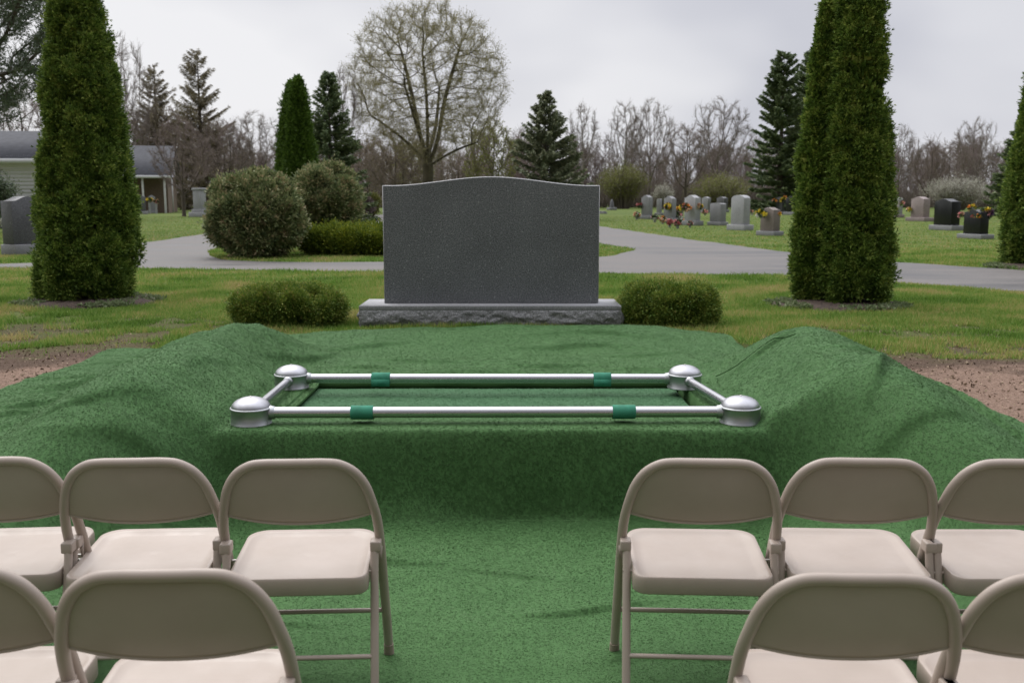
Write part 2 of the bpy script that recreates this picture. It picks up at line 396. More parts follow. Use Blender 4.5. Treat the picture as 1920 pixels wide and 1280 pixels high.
M['arbor_far'] = leaf_mat('arborvitae_sprays_green', [(0.046, 0.091, 0.016), (0.087, 0.155, 0.023), (0.137, 0.220, 0.037)], 0.2, 9.0, 0.6, 0.42, nc=1.7)
M['yew'] = leaf_mat('yew_needles', [(0.042, 0.093, 0.019), (0.095, 0.166, 0.026), (0.190, 0.248, 0.040), (0.342, 0.331, 0.072)], 0.2, 14.0, 0.6, 0.4)
M['yew_tip'] = leaf_mat('yew_new_tips', [(0.144, 0.132, 0.036), (0.264, 0.228, 0.066), (0.360, 0.264, 0.108)], 0.25, 6.0)
M['holly'] = leaf_mat('rounded_evergreen_leaves', [(0.075, 0.114, 0.049), (0.146, 0.187, 0.075), (0.270, 0.295, 0.135), (0.472, 0.362, 0.218)], 0.2, 6.0, 0.6, 0.42, nc=1.8)
M['hedge'] = leaf_mat('clipped_hedge_leaves', [(0.055, 0.101, 0.016), (0.141, 0.193, 0.024), (0.306, 0.322, 0.032)], 0.2, 3.0)
M['spruce'] = leaf_mat('spruce_needles', [(0.067, 0.110, 0.048), (0.126, 0.176, 0.077), (0.232, 0.277, 0.121)], 0.12, 1.0)
M['spruce_blue'] = leaf_mat('blue_spruce_needles', [(0.085, 0.113, 0.062), (0.174, 0.207, 0.115), (0.339, 0.344, 0.204)], 0.12, 1.0)
M['larch'] = leaf_mat('sparse_conifer_needles', [(0.144, 0.119, 0.078), (0.221, 0.188, 0.113), (0.311, 0.270, 0.168)], 0.12, 1.0)
M['pine'] = leaf_mat('pine_needles', [(0.050, 0.075, 0.042), (0.091, 0.123, 0.069), (0.141, 0.174, 0.099)], 0.15, 1.0)
M['bud'] = leaf_mat('yellow_green_buds', [(0.179, 0.166, 0.063), (0.294, 0.275, 0.102), (0.421, 0.396, 0.166)], 0.3, 0.6)
M['spring'] = leaf_mat('young_spring_leaves', [(0.119, 0.131, 0.037), (0.194, 0.206, 0.056), (0.275, 0.281, 0.088)], 0.3, 0.6)
M['brownbud'] = leaf_mat('russet_buds', [(0.143, 0.105, 0.072), (0.209, 0.160, 0.110), (0.253, 0.220, 0.132)], 0.2, 0.5)
M['blossom'] = leaf_mat('white_blossom', [(0.28, 0.27, 0.22), (0.42, 0.41, 0.34), (0.55, 0.54, 0.47)], 0.25, 1.0)
M['bark'] = simple('dark_bark', (0.085, 0.068, 0.052), 0.9, var=0.35, scale=6, bmp=0.8, bscale=20)
M['bark_moss'] = simple('mossy_bark', (0.085, 0.075, 0.042), 0.9, var=0.35, scale=2, bmp=0.8, bscale=20)
M['bark_pale'] = simple('pale_bark', (0.24, 0.215, 0.185), 0.9, var=0.3, scale=2, bmp=0.5, bscale=20)
M['bark_grey'] = simple('greyish_bark', (0.17, 0.14, 0.12), 0.9, var=0.3, scale=2, bmp=0.5, bscale=20)
M['twig_olive'] = simple('pale_olive_twigs', (0.24, 0.215, 0.12), 0.9, var=0.25, scale=0.5)
M['twig'] = simple('brown_twigs', (0.20, 0.165, 0.14), 0.9, var=0.3, scale=0.3)
M['twig_purple'] = simple('reddish_twigs', (0.21, 0.165, 0.15), 0.9, var=0.3, scale=0.2)

# ------------------------------------------------------------------ ground shapes
def terrace(x, y):
    """lawn level 0; bank down to the lower turfed floor near the camera"""
    s_ = smooth01(1.2, 2.3, np.abs(x))
    wv = 0.03 * np.sin(x * 2.3 + 0.6)
    wb_ = 0.05 * np.sin(x * 3.1 + 1.9) + 0.14 * vnoise(x * 2.6 + 4, 0.7 + 0 * x)
    t = smooth01(4.34 - 2.1 * s_ + wv + wb_, 4.56 + 0.10 * s_ + wv * 0.3, y)
    z = FLOOR * (1 - t)
    z = z + 0.03 * (1 - smooth01(2.2, 2.6, y)) * (1 - smooth01(-0.4, 0.1, x))
    z = z - 0.02 * (1 - smooth01(2.2, 2.6, y)) * smooth01(0.1, 0.4, x)
    return z

# ------------------------------------------------------------------ roads, lawn
road_poly = [(-700, 498), (0, 503), (70, 503.5), (265, 504), (500, 507), (720, 510), (1125, 513), (1490, 517), (1680, 530), (1920, 548), (2350, 590),
             (2350, 540), (1920, 507), (1680, 492), (1490, 475), (1300, 450), (1125, 424.5), (1000, 413), (860, 405), (760, 402.5), (650, 402.5), (560, 408), (460, 422), (395, 437), (330, 447), (262, 457), (190, 476), (70, 493), (0, 495), (-700, 492)]
island = [(392, 474), (405, 484), (440, 489), (560, 492), (720, 491.5), (900, 489), (1125, 482), (1165, 475), (1192, 468), (1165, 463), (1125, 457), (1000, 437), (850, 426), (700, 421), (600, 428), (500, 440), (420, 458)]
def poly_w(pp): return np.array([at(u, v, 0) for u, v in pp])
RP, IP = poly_w(road_poly), poly_w(island)
def inside(P, poly):
    x, y = P[:, 0], P[:, 1]; r = np.zeros(len(P), bool); n = len(poly)
    for i in range(n):
        x1, y1 = poly[i]; x2, y2 = poly[(i + 1) % n]
        c = ((y1 > y) != (y2 > y)) & (x < (x2 - x1) * (y - y1) / (y2 - y1 + 1e-12) + x1)
        r ^= c
    return r
def flat_poly(name, outer, hole, z, mat):
    import mathutils
    vo = [Vector((x, y, 0)) for x, y in outer]
    loops_ = [vo]
    if hole is not None: loops_.append([Vector((x, y, 0)) for x, y in hole])
    tri = mathutils.geometry.tessellate_polygon(loops_)
    V = [(v.x, v.y, z) for l_ in loops_ for v in l_]
    m = MB(); F = []
    for t_ in tri:
        a, b_, c = [np.array(V[i][:2]) for i in t_]
        cr = (b_ - a)[0] * (c - a)[1] - (b_ - a)[1] * (c - a)[0]
        F.append(tuple(t_) if cr > 0 else tuple(t_[::-1]))
    m.add(V, F); return m.build(name, mat)

def smooth_loop(P, k_=4):
    """rounded closed outline through the given corners (Catmull-Rom)"""
    n = len(P); o = []
    for i in range(n):
        p0, p1, p2, p3 = P[i - 1], P[i], P[(i + 1) % n], P[(i + 2) % n]
        for j in range(k_):
            t = j / k_
            o.append(0.5 * ((2 * p1) + (-p0 + p2) * t + (2 * p0 - 5 * p1 + 4 * p2 - p3) * t * t + (-p0 + 3 * p1 - 3 * p2 + p3) * t ** 3))
    return np.array(o)
def ragged(P, amp):
    o = []; n = len(P)
    for i in range(n):
        a, b_ = P[i], P[(i + 1) % n]; m_ = 1 if (a[1] > 45 or abs(a[0]) > 25 or abs(b_[0]) > 25) else max(1, int(np.linalg.norm(b_ - a) / 0.3))
        for j in range(m_):
            q = a + (b_ - a) * j / m_
            if m_ > 1: q = q + amp * np.array([vnoise(q[0] * 1.9, q[1] * 1.9 + 3), 1.2 * vnoise(q[0] * 2.3 + 5, q[1] * 2.3)])
            o.append(q)
    return np.array(o)
RP = ragged(RP, 0.16); IP = ragged(smooth_loop(IP), 0.14)
rd = flat_poly('road', RP, IP, 0.006, M['asphalt']); tag(rd, kind='structure')

# the ground: one sheet to the horizon, with the bank, the grave cut out
HX0, HX1 = -1.16, 0.985
HY0, HY1 = 4.80, 5.76
def grid_sheet(xs, ys, zf, hole=None):
    X, Y = np.meshgrid(xs, ys); Z = zf(X, Y)
    V = np.stack([X, Y, Z], -1).reshape(-1, 3); nx, ny = len(xs), len(ys)
    i, j = np.meshgrid(np.arange(nx - 1), np.arange(ny - 1)); a = (j * nx + i).ravel()
    F = np.stack([a, a + 1, a + nx + 1, a + nx], 1)
    if hole is not None:
        c = V[F].mean(1); F = F[~((c[:, 0] > hole[0]) & (c[:, 0] < hole[1]) & (c[:, 1] > hole[2]) & (c[:, 1] < hole[3]))]
    return V, F
def line(a, b, n): return np.linspace(a, b, n)
gx = np.unique(np.round(np.concatenate([[-900, -400, -200, -100, -60, -30, -15], line(-8, -3, 26), line(-3, 3, 61), line(3, 8, 26), [HX0 - .03, HX1 + .03, 15, 30, 60, 100, 200, 400, 900]]), 4))
gy = np.unique(np.round(np.concatenate([[-300, -80, -20, -5, 0, 1, 2, 3], line(3, 8, 101), line(8, 16, 33), [HY0 - .03, HY1 + .03, 20, 30, 50, 80, 120, 200, 300, 600, 1500]]), 4))
def gz(X, Y):
    near = (np.abs(X) < 9) & (Y < 17)
    return terrace(X, Y) - 0.0 + np.where((X > -2.72) & (X < 2.3) & (Y < 7.5), -0.03, 0) + np.where((X > -2.72) & (X < 2.3) & (Y < 6.6), -0.02, 0) + np.where(near & (Y > 6), 0, 0)
V, F = grid_sheet(gx, gy, gz, (HX0 - .03, HX1 + .03, HY0 - .03, HY1 + .03))
g = MB().add(V, F).build('ground', M['lawn'], smooth=True); tag(g, kind='structure')
# sides and bottom of the opened grave
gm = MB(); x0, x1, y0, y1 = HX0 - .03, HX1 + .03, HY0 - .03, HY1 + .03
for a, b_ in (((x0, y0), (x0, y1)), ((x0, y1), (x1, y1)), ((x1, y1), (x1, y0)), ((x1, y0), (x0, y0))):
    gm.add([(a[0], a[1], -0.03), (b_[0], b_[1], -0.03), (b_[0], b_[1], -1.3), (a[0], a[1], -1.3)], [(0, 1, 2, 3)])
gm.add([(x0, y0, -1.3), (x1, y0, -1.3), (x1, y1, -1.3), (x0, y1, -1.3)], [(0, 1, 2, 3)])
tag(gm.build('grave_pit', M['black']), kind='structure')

# ------------------------------------------------------------------ turf carpets
def bumpf(t): return np.where(np.abs(t) < 1, (np.cos(np.clip(t, -1, 1) * PI) + 1) / 2, 0)
def mounds(x, y):
    # earth heaped along both ends of the grave, under the turf
    xr = -1.86 + 0.03 * np.sin(y * 1.7) + 0.16 * smooth01(5.9, 6.7, y); t = np.where(x < xr, (x - xr) / 0.55, (x - xr) / 0.58)
    yl = smooth01(7.15, 6.35, y) * smooth01(2.0, 4.9, y)
    ml = 0.245 * bumpf(t) ** 0.92 * yl * (1 + 0.10 * vnoise(x * 2.0, y * 1.6 + 3))
    xr2 = 1.74 + 0.04 * np.sin(y * 2.1 + 1); t2 = np.where(x < xr2, (x - xr2) / 0.64, (x - xr2) / 0.66)
    yr = smooth01(6.75, 5.9, y) * smooth01(2.5, 4.6, y)
    mr_ = 0.285 * bumpf(t2) ** 0.82 * yr * (1 + 0.12 * vnoise(x * 1.8 + 9, y * 1.5))
    # low swell between the grave and the headstone
    kb = 0.065 * bumpf((y - 7.45) / 0.75) * smooth01(-1.85, -1.1, x) * smooth01(1.75, 0.9, x) * (1 + 0.9 * vnoise(x * 1.6, 4.2))
    return ml + mr_ + kb
def fold(x, y, x0, y0, ang, ln, wd, h):
    dx = x - x0; dy = y - y0; c, s_ = math.cos(ang), math.sin(ang)
    u = dx * c + dy * s_; v = -dx * s_ + dy * c + 0.06 * np.sin(u * 5 + x0 * 9)
    return h * np.exp(-(v / np.where(v > 0, wd * 2.4, wd * 0.55)) ** 2) * bumpf(u / ln) * 1.7
FOLDS = [(0.9, 3.9, 0.1, 0.4, 0.03, 0.014), (-0.9, 3.2, 0.15, 0.4, 0.03, 0.014), (0.0, 3.75, -0.06, 0.35, 0.022, 0.010), (-2.3, 6.55, 0.02, 0.45, 0.03, 0.012), (-2.5, 5.45, 0.0, 0.35, 0.022, 0.014), (-2.5, 5.15, 0.12, 0.3, 0.03, 0.010), (-2.45, 4.8, 0.2, 0.4, 0.03, 0.014),
         (-1.62, 5.2, 1.4, 0.6, 0.04, 0.010), (1.5, 5.0, 1.9, 0.6, 0.05, 0.016), (2.1, 5.6, -0.9, 0.5, 0.03, 0.014), (1.9, 6.1, -0.5, 0.4, 0.03, 0.014), (0.2, 6.25, 0.08, 0.6, 0.03, 0.016), (-0.9, 6.05, -0.06, 0.4, 0.03, 0.014), (0.9, 6.7, 0.1, 0.5, 0.04, 0.014), (0.6, 7.2, 0.0, 0.6, 0.04, 0.014),
         (0.30, 3.42, 0.03, 0.45, 0.014, 0.011), (-0.55, 3.95, -0.3, 0.5, 0.03, 0.016), (0.15, 2.85, 0.1, 0.4, 0.03, 0.007), (-0.1, 2.45, -0.1, 0.6, 0.05, 0.014), (0.55, 2.98, 0.0, 0.4, 0.03, 0.008),
         (0.25, 2.62, -0.12, 0.35, 0.03, 0.016),
         (-2.25, 5.9, 1.3, 1.3, 0.03, 0.022), (-2.35, 5.4, 0.1, 0.5, 0.03, 0.014), (-2.5, 5.8, 0.05, 0.5, 0.03, 0.012), (-2.45, 6.3, 0.0, 0.5, 0.03, 0.010), (-2.4, 5.0, 0.25, 0.5, 0.04, 0.016), (-2.2, 4.6, 0.9, 0.6, 0.03, 0.012),
         (-1.9, 4.35, 0.6, 0.5, 0.04, 0.014), (-1.6, 4.15, 0.35, 0.4, 0.04, 0.025), (-1.95, 5.9, 1.1, 0.4, 0.03, 0.008),
         (2.0, 5.0, -0.5, 0.6, 0.03, 0.018), (1.75, 4.65, 0.9, 0.55, 0.025, 0.030), (2.15, 4.35, -1.1, 0.8, 0.035, 0.028), (1.6, 4.2, -0.2, 0.5, 0.045, 0.02), (1.45, 5.75, 0.7, 0.4, 0.03, 0.018), (1.9, 5.4, -0.35, 0.5, 0.03, 0.010),
         (-0.6, 6.4, 0.05, 0.7, 0.05, 0.014), (0.4, 6.9, -0.05, 0.8, 0.06, 0.016), (-0.2, 5.95, 0.0, 0.9, 0.04, 0.012), (0.8, 6.1, 0.12, 0.5, 0.04, 0.014), (-1.0, 6.9, 0.3, 0.5, 0.05, 0.016),
         (-1.35, 6.3, 1.2, 0.6, 0.05, 0.020), (1.25, 6.3, 1.9, 0.6, 0.05, 0.020)]
def cz(x, y):
    z = terrace(x, y) + mounds(x, y)
    z = z + 0.008 + (0.010 * fbm(x * 2.5, y * 3.5, 3)) * (0.35 + 0.65 * smooth01(-2.8, -2.4, x)) + 0.003 * fbm(x * 11, y * 14, 2)
    # soft cloth wrinkles: across the flat parts, running down the mounds
    wx1 = x + 0.25 * vnoise(x * 1.1, y * 1.1 + 7); wy1 = y + 0.30 * vnoise(x * 0.9 + 3, y * 0.8)
    side_ = smooth01(1.25, 1.5, np.abs(x))
    sa = lambda q: np.sqrt(q * q + 0.005); r1 = 1 - 2 * sa(vnoise(wx1 * 1.3, wy1 * 6.5)); r2 = 1 - 2 * sa(vnoise(wx1 * 5.5 + 2, wy1 * 1.7 + 5)); r3 = 1 - 2 * sa(vnoise((wx1 + wy1) * 5.0, (wx1 - wy1) * 1.4))
    msk = np.clip(vnoise(x * 0.8 + 5, y * 0.8) + 0.6, 0.15, 1)
    z = z + msk * (0.017 * np.clip(r1, 0.3, 1) ** 3 + side_ * 0.022 * np.clip(r3, 0.3, 1) ** 3 + 0.007 * np.clip(r2, 0.3, 1) ** 3)
    for f in FOLDS: z = z + fold(x, y, *f)
    # flat where the lowering device stands
    flat = smooth01(4.40, 4.50, y) * (1 - smooth01(5.62, 5.75, y)) * smooth01(-1.42, -1.33, x) * (1 - smooth01(1.13, 1.22, x))
    z = z * (1 - flat) + 0.0 * flat
    return z
PILE = []
def carpet(name, xs, ys, lift, label, warp=None, skirt=0.012, hole=None, dens=None):
    X, Y = np.meshgrid(xs, ys)
    if warp is not None: X, Y = warp(X, Y)
    Z = cz(X, Y) + lift
    V = np.stack([X, Y, Z], -1).reshape(-1, 3); nx, ny = len(xs), len(ys)
    i, j = np.meshgrid(np.arange(nx - 1), np.arange(ny - 1)); a = (j * nx + i).ravel()
    F = np.stack([a, a + 1, a + nx + 1, a + nx], 1)
    if hole is not None:
        c = V[F].mean(1); F = F[~((c[:, 0] > hole[0]) & (c[:, 0] < hole[1]) & (c[:, 1] > hole[2]) & (c[:, 1] < hole[3]))]
    m = MB().add(V, F)
    # thickness at the free edge
    ring = [j_ * nx for j_ in range(ny)][::-1] + list(range(nx)) + [j_ * nx + nx - 1 for j_ in range(ny)] + [(ny - 1) * nx + i_ for i_ in range(nx)][::-1]
    E = V[ring]; D = E.copy(); D[:, 2] -= skirt
    n = len(ring); k_ = np.arange(n); kn = (k_ + 1) % n
    m.add(np.concatenate([E, D]), np.stack([k_, k_ + n, kn + n, kn], 1))
    o = m.build(name, M['turf'], smooth=True); tag(o, label, 'turf carpet', 'green turf carpets round the grave')
    # pile: short fibres standing on the sheet
    Tr = np.concatenate([F[:, [0, 1, 2]], F[:, [0, 2, 3]]]); A = V[Tr]
    nrm = np.cross(A[:, 1] - A[:, 0], A[:, 2] - A[:, 0]); ar = np.linalg.norm(nrm, axis=1) / 2; nrm = unit(nrm)
    ctr = A.mean(1); wgt = ar * np.clip((3.0 / np.clip(ctr[:, 1], 1.6, 9)) ** 1.3, 0.35, 2.0)
    wgt *= (np.abs(ctr[:, 0]) < 0.62 * ctr[:, 1] + 0.25)
    cnt = int(wgt.sum() * 34000)
    rg = np.random.RandomState(len(name) * 7 + nx)
    idx = rg.choice(len(Tr), cnt, p=wgt / wgt.sum())
    u = rg.rand(cnt, 1); v = rg.rand(cnt, 1); sw = (u + v) > 1; u = np.where(sw, 1 - u, u); v = np.where(sw, 1 - v, v)
    P = A[idx, 0] + u * (A[idx, 1] - A[idx, 0]) + v * (A[idx, 2] - A[idx, 0])
    sc = np.clip(P[:, 1:2] / 4.0, 0.6, 1.25)
    up_ = nrm * np.sign(nrm[:, 2:3] + 1e-9); vn_ = np.zeros((len(V), 3)); [np.add.at(vn_, Tr[:, k_], up_ * ar[:, None]) for k_ in range(3)]; vn_ = unit(vn_)
    bw_ = np.concatenate([1 - u - v, u, v], 1); snrm = unit((vn_[Tr[idx]] * bw_[..., None]).sum(1))
    Nn = snrm; rd_ = rg.normal(size=(cnt, 3)); tg_ = rd_ - Nn * (rd_ * Nn).sum(1, keepdims=True); tg_ = unit(unit(tg_) + [0.2, -0.3, 0]); dr = unit(tg_ + Nn * (0.30 + 0.25 * rg.rand(cnt, 1)))
    sd_ = unit(np.cross(Nn, dr) + rg.normal(size=(cnt, 3)) * 0.12); ln = (0.007 + 0.007 * rg.rand(cnt, 1)) * sc; wd = 0.0017 * sc
    W = np.stack([P - sd_ * wd, P + sd_ * wd, P + dr * ln], 1).reshape(-1, 3)
    pm = MB().add(W, np.arange(cnt * 3).reshape(-1, 3))
    po = pm.build('pile', M['turf_pile'], o); tag(po, kind='stuff')
    at_ = po.data.attributes.new('sheet_normal', 'FLOAT_VECTOR', 'POINT')
    at_.data.foreach_set('vector', np.repeat(unit(snrm + rd_ * 0.11), 3, 0).astype(np.float32).ravel())
    return o
rs = np.random.RandomState(3)
def edge_wob(amp, f, ph): return lambda t: amp * (np.sin(t * f + ph) + 0.6 * np.sin(t * f * 2.3 + ph * 2))
wx = edge_wob(0.02, 3.1, 0.5)
carpet('turf_carpet', line(-2.83, -1.12, 78), line(1.2, 7.0, 330), 0.004, 'green turf carpet over the left earth mound, its flat side lying on brown soil',
       lambda X, Y: (X + wx(Y) * smooth01(-2.5, -2.83, X), Y + 0.015 * np.sin(X * 5) * smooth01(6.6, 7.0, Y)))
carpet('turf_carpet', line(1.02, 2.42, 64), line(1.2, 6.75, 320), 0.0, 'green turf carpet over the rounded right earth mound beside the bare soil',
       lambda X, Y: (X + wx(Y + 2) * smooth01(2.1, 2.42, X), Y))
carpet('turf_carpet', line(-1.80, 1.66, 140), line(HY1 + .005, 7.87, 100), 0.006, 'green turf carpet lying between the lowering device and the grey headstone',
       lambda X, Y: (X, Y + 0.03 * np.sin(X * 2.2 + 1) * smooth01(7.3, 7.87, Y) - 0.22 * smooth01(1.0, 1.66, X) * smooth01(7.0, 7.87, Y) - 0.14 * smooth01(-1.1, -1.8, X) * smooth01(7.0, 7.87, Y)))
fy = np.unique(np.concatenate([line(1.2, 4.3, 260), line(4.3, 4.62, 40), line(4.62, HY0, 8), line(HY0, HY1, 16)]))
fx = np.unique(np.concatenate([line(-1.46, HX0, 46), line(HX0, HX1, 130), line(HX1, 1.50, 46)]))
def spread(X, Y):
    er = 1.17 + 0.10 * smooth01(5.6, 4.7, Y) + 1.10 * smooth01(4.52, 4.05, Y) + 0.02 * np.sin(Y * 9)
    el = -1.34 - 0.04 * smooth01(5.6, 4.7, Y) - 1.40 * smooth01(4.48, 3.85, Y) + 0.02 * np.sin(Y * 8 + 1)
    X2 = np.where(X > HX1, HX1 + (X - HX1) / (1.50 - HX1) * (er - HX1), X); X2 = np.where(X < HX0, HX0 + (X - HX0) / (-1.46 - HX0) * (el - HX0), X2)
    return X2, Y
carpet('turf_carpet', fx, fy, 0.014, 'green turf carpet hanging from the front of the grave and covering the aisle floor', spread, hole=(HX0, HX1, HY0, HY1))
lm = MB()
for a, b_ in (((HX0, HY0), (HX0, HY1)), ((HX1, HY1), (HX1, HY0)), ((HX1, HY0), (HX0, HY0)), ((HX0, HY1), (HX1, HY1))):
    n_ = 40; t_ = np.linspace(0, 1, n_); dn = 0.012 * np.array([-(b_[1] - a[1]), b_[0] - a[0]]) / math.hypot(b_[0] - a[0], b_[1] - a[1]) * -1
    Pt = np.array(a) + (np.array(b_) - np.array(a)) * t_[:, None]; w_ = 0.006 * np.sin(t_ * 31)[:, None] * dn / 0.012
    rows_ = [np.concatenate([Pt + dn * q + w_ * min(1, -z_ * 12), np.full((n_, 1), z_)], 1) for q, z_ in ((0, 0.016), (0.4, 0.004), (0.6, -0.06), (0.5, -0.24 if a[1] != b_[1] or a[1] == HY0 else -0.05))]
    i_ = np.arange(3)[:, None] * n_; j_ = np.arange(n_ - 1)[None, :]; lm.add(np.concatenate(rows_), np.stack([i_ + j_, i_ + j_ + 1, i_ + n_ + j_ + 1, i_ + n_ + j_], -1).reshape(-1, 4))
tag(lm.build('grave_lining', M['turf'], smooth=True), 'green cloth edge turned down into the grave opening inside the steel rails', 'grave lining')
# cover board laid over the opening
m = MB(); V, F = grid_sheet(line(-1.13, 0.945, 90), line(HY0 - 0.02, HY1 - 0.05, 40), lambda X, Y: -0.028 + 0.004 * fbm(X * 4, Y * 5, 2))
m.add(V, F); m.box((-0.0925, (HY0 + HY1) / 2 - 0.035, -0.051), (2.073, HY1 - HY0 - 0.032, 0.030))
VC, FC_ = V, F
cov = m.build('grave_cover', M['turf_dark'], smooth=False); tag(cov, 'flat dark green cover lying in the grave opening under the steel rails', 'grave cover')

rg = np.random.RandomState(44); n = 45000
P = np.stack([-1.13 + 2.075 * rg.rand(n), HY0 + 0.0 + (HY1 - HY0 - 0.055) * rg.rand(n), np.full(n, -0.028)], 1); P[:, 2] += 0.004 * fbm(P[:, 0] * 4, P[:, 1] * 5, 2)
dr = unit(rg.normal(size=(n, 3)) * [1, 1, 0.05] + [0, 0, 0.4]); sd_ = unit(np.cross([0, 0, 1.0], dr)) * 0.0017
W = np.stack([P - sd_, P + sd_, P + dr * (0.006 + 0.006 * rg.rand(n, 1))], 1).reshape(-1, 3)
po = MB().add(W, np.arange(n * 3).reshape(-1, 3)).build('pile', M['cover_pile'], cov); tag(po, kind='stuff')
at_ = po.data.attributes.new('sheet_normal', 'FLOAT_VECTOR', 'POINT'); at_.data.foreach_set('vector', np.repeat(unit(rg.normal(size=(n, 3)) * 0.13 + [0, 0, 1]), 3, 0).astype(np.float32).ravel())

# ------------------------------------------------------------------ casket lowering device
def cyl_at(u, v, r): x, y = at(u, v, 0.012); return np.array([x * (y + r) / y, y + r, 0.012])
RA = 0.098
NL, NR_, FL, FR = cyl_at(472, 803, RA), cyl_at(1387, 801, RA), cyl_at(547.5, 733, RA), cyl_at(1283, 733, RA)
dev = empty('casket_lowering_device', (-0.08, 5.1, 0.0), 0, 'silver casket lowering device: four domed corner housings joined by steel rails over the grave', 'lowering device')
def wl(p): return np.array(p) - np.array([-0.08, 5.1, 0.0])
for p in (NL, NR_, FL, FR):
    h = MB().lathe([(0.0, 0.0), (RA * 0.97, 0.0), (RA * 0.99, 0.003), (RA * 0.99, 0.006), (RA * 0.955, 0.010), (RA * 0.955, 0.066), (RA * 0.985, 0.071), (RA * 1.0, 0.076), (RA * 0.985, 0.081), (RA * 0.90, 0.082)], 48, wl(p))
    ho = h.build('corner_housing', M['housing'], dev, smooth=True)
    prof = [(RA * 0.93 * math.cos(a), 0.079 + 0.052 * math.sin(a)) for a in np.linspace(0, PI / 2, 12)][:-1] + [(0.004, 0.1315), (0.0, 0.1315)]
    do = MB().lathe(prof, 48, wl(p)).build('dome_cap', M['dome'], ho, smooth=True)
    MB().lathe([(0.0, 0.135), (0.004, 0.135), (0.006, 0.132), (0.006, 0.126)], 12, wl(p)).build('screw', M['rivet'], ho, smooth=True)
ZR = 0.054
def rail(a, b_, r, name='rail'):
    a = wl(a) + [0, 0, ZR]; b_ = wl(b_) + [0, 0, ZR]; d = unit(b_ - a); a2 = a + d * (RA * 0.9); b2 = b_ - d * (RA * 0.9)
    o = MB().tube([a2, b2], r, 28, False).build(name, M['rail'], dev, smooth=True)
    for q, s_ in ((a2, 1), (b2, -1)):
        MB().tube([q, q + d * s_ * 0.006, q + d * s_ * 0.022, q + d * s_ * 0.026], [r * 1.25, r * 1.25, r * 1.15, r], 24, False).build('collar', M['housing'], o, smooth=True)
    return a, b_
na, nb = rail(NL, NR_, 0.0265); fa, fb = rail(FL, FR, 0.0255)
rail(NL, FL, 0.0225); rail(NR_, FR, 0.0225)
def sleeve(a, b_, pxa, pxb, u0, u1):
    t0 = (u0 - pxa) / (pxb - pxa); t1 = (u1 - pxa) / (pxb - pxa)
    p = a + (b_ - a) * t0; q = a + (b_ - a) * t1; mid = (p + q) / 2; d = q - p
    m_ = MB().tube([p, p + d * 0.03, p + d * 0.97, q], [0.030, 0.0335, 0.0335, 0.030], 24, False)
    # the loose end hangs down into the grave
    n_ = 9; ys_ = np.linspace(0, PI * 0.5, n_); V_ = []
    for i in range(n_):
        yy_ = 0.0305 * math.cos(ys_[i]) * (1 if mid[1] < 0 else -1); zz_ = -0.0305 * math.sin(ys_[i])
        V_ += [p + [0, yy_, zz_ - 0.002], q + [0, yy_, zz_ - 0.002]]
    sy = 1 if mid[1] < 0 else -1
    m2 = MB().box((mid + np.array([0, 0.034 * sy, -0.02])), (abs(d[0]) * 0.97, 0.004, 0.04))
    o = m_.build('webbing_strap', M['webbing'], dev, smooth=True); m2.build('strap_tail', M['webbing'], o)
sleeve(na, nb, 472, 1387, 658, 700); sleeve(na, nb, 472, 1387, 1147, 1190)
sleeve(fa, fb, 547, 1283, 697, 732); sleeve(fa, fb, 547, 1283, 1112, 1145)

# ------------------------------------------------------------------ headstone
hx = (at(674, 573, 0.18)[0] + at(1165, 574, 0.18)[0]) / 2; hy = at(900, 573.5, 0.18)[1]
hs = empty('headstone', (hx, hy, 0), 0, 'large dark grey granite headstone with a curved top and no lettering, behind the green turf', 'headstone')
bw = at(1165, 574, 0.18)[0] - at(674, 573, 0.18)[0]; bdp = 0.56
def base_block(w_, d_, h_, z0=0.0):
    m_ = MB(); n = 200; hh = 16
    def side(p0, p1, nrm, n):
        t = np.linspace(0, 1, n); s_ = np.linspace(0, 1, hh); T, S = np.meshgrid(t, s_)
        P = p0 + (p1 - p0) * T[..., None]
        dsp = (0.012 + 0.03 * (fbm(T * np.linalg.norm(p1 - p0) * 11 + p0[0], S * 3.2 + p0[1] * 3, 4) + 0.25)) * np.sin(PI * np.clip(S, 0, 1)) ** 0.6 * np.clip(np.minimum(T, 1 - T) * 30, 0, 1) ** 0.5
        dsp[S > 0.995] = 0
        P = P + nrm * dsp[..., None]; Z = z0 + h_ * 0.80 * S; V_ = np.stack([P[..., 0], P[..., 1], Z], -1).reshape(-1, 3)
        i, j = np.meshgrid(np.arange(n - 1), np.arange(hh - 1)); a = (j * n + i).ravel()
        m_.add(V_, np.stack([a, a + 1, a + n + 1, a + n], 1))
    x, y = w_ / 2, d_
    c = [np.array(q) for q in ((-x, 0.0), (x, 0.0), (x, y), (-x, y))]
    nr = [np.array(q) for q in ((0, -1.0), (1.0, 0), (0, 1.0), (-1.0, 0))]
    for i in range(4): side(c[i], c[(i + 1) % 4], nr[i], n if i % 2 == 0 else 30)
    return m_
hb = base_block(bw, bdp, 0.18).build('base', M['granite_rock'], hs, smooth=True)
MB().box((0, bdp / 2, 0.18 * 0.9), (bw + 0.004, bdp + 0.004, 0.18 * 0.2)).build('base_margin', M['stone_grey'], hb, bevel=0.003)
MB().box((0, bdp / 2, 0.181), (bw - 0.012, bdp - 0.012, 0.004)).build('base_top', M['granite_top'], hb)
dy_ = 0.17; dw = (1122 - 720.5) / (FPX / ((hy + dy_) * math.cos(TH) + 0.9 * math.sin(TH) * 0.99)); dxo = xat((720.5 + 1122) / 2, hy + dy_) - hx
zs, zc = zat(347.5, hy + dy_), zat(331, hy + dy_)
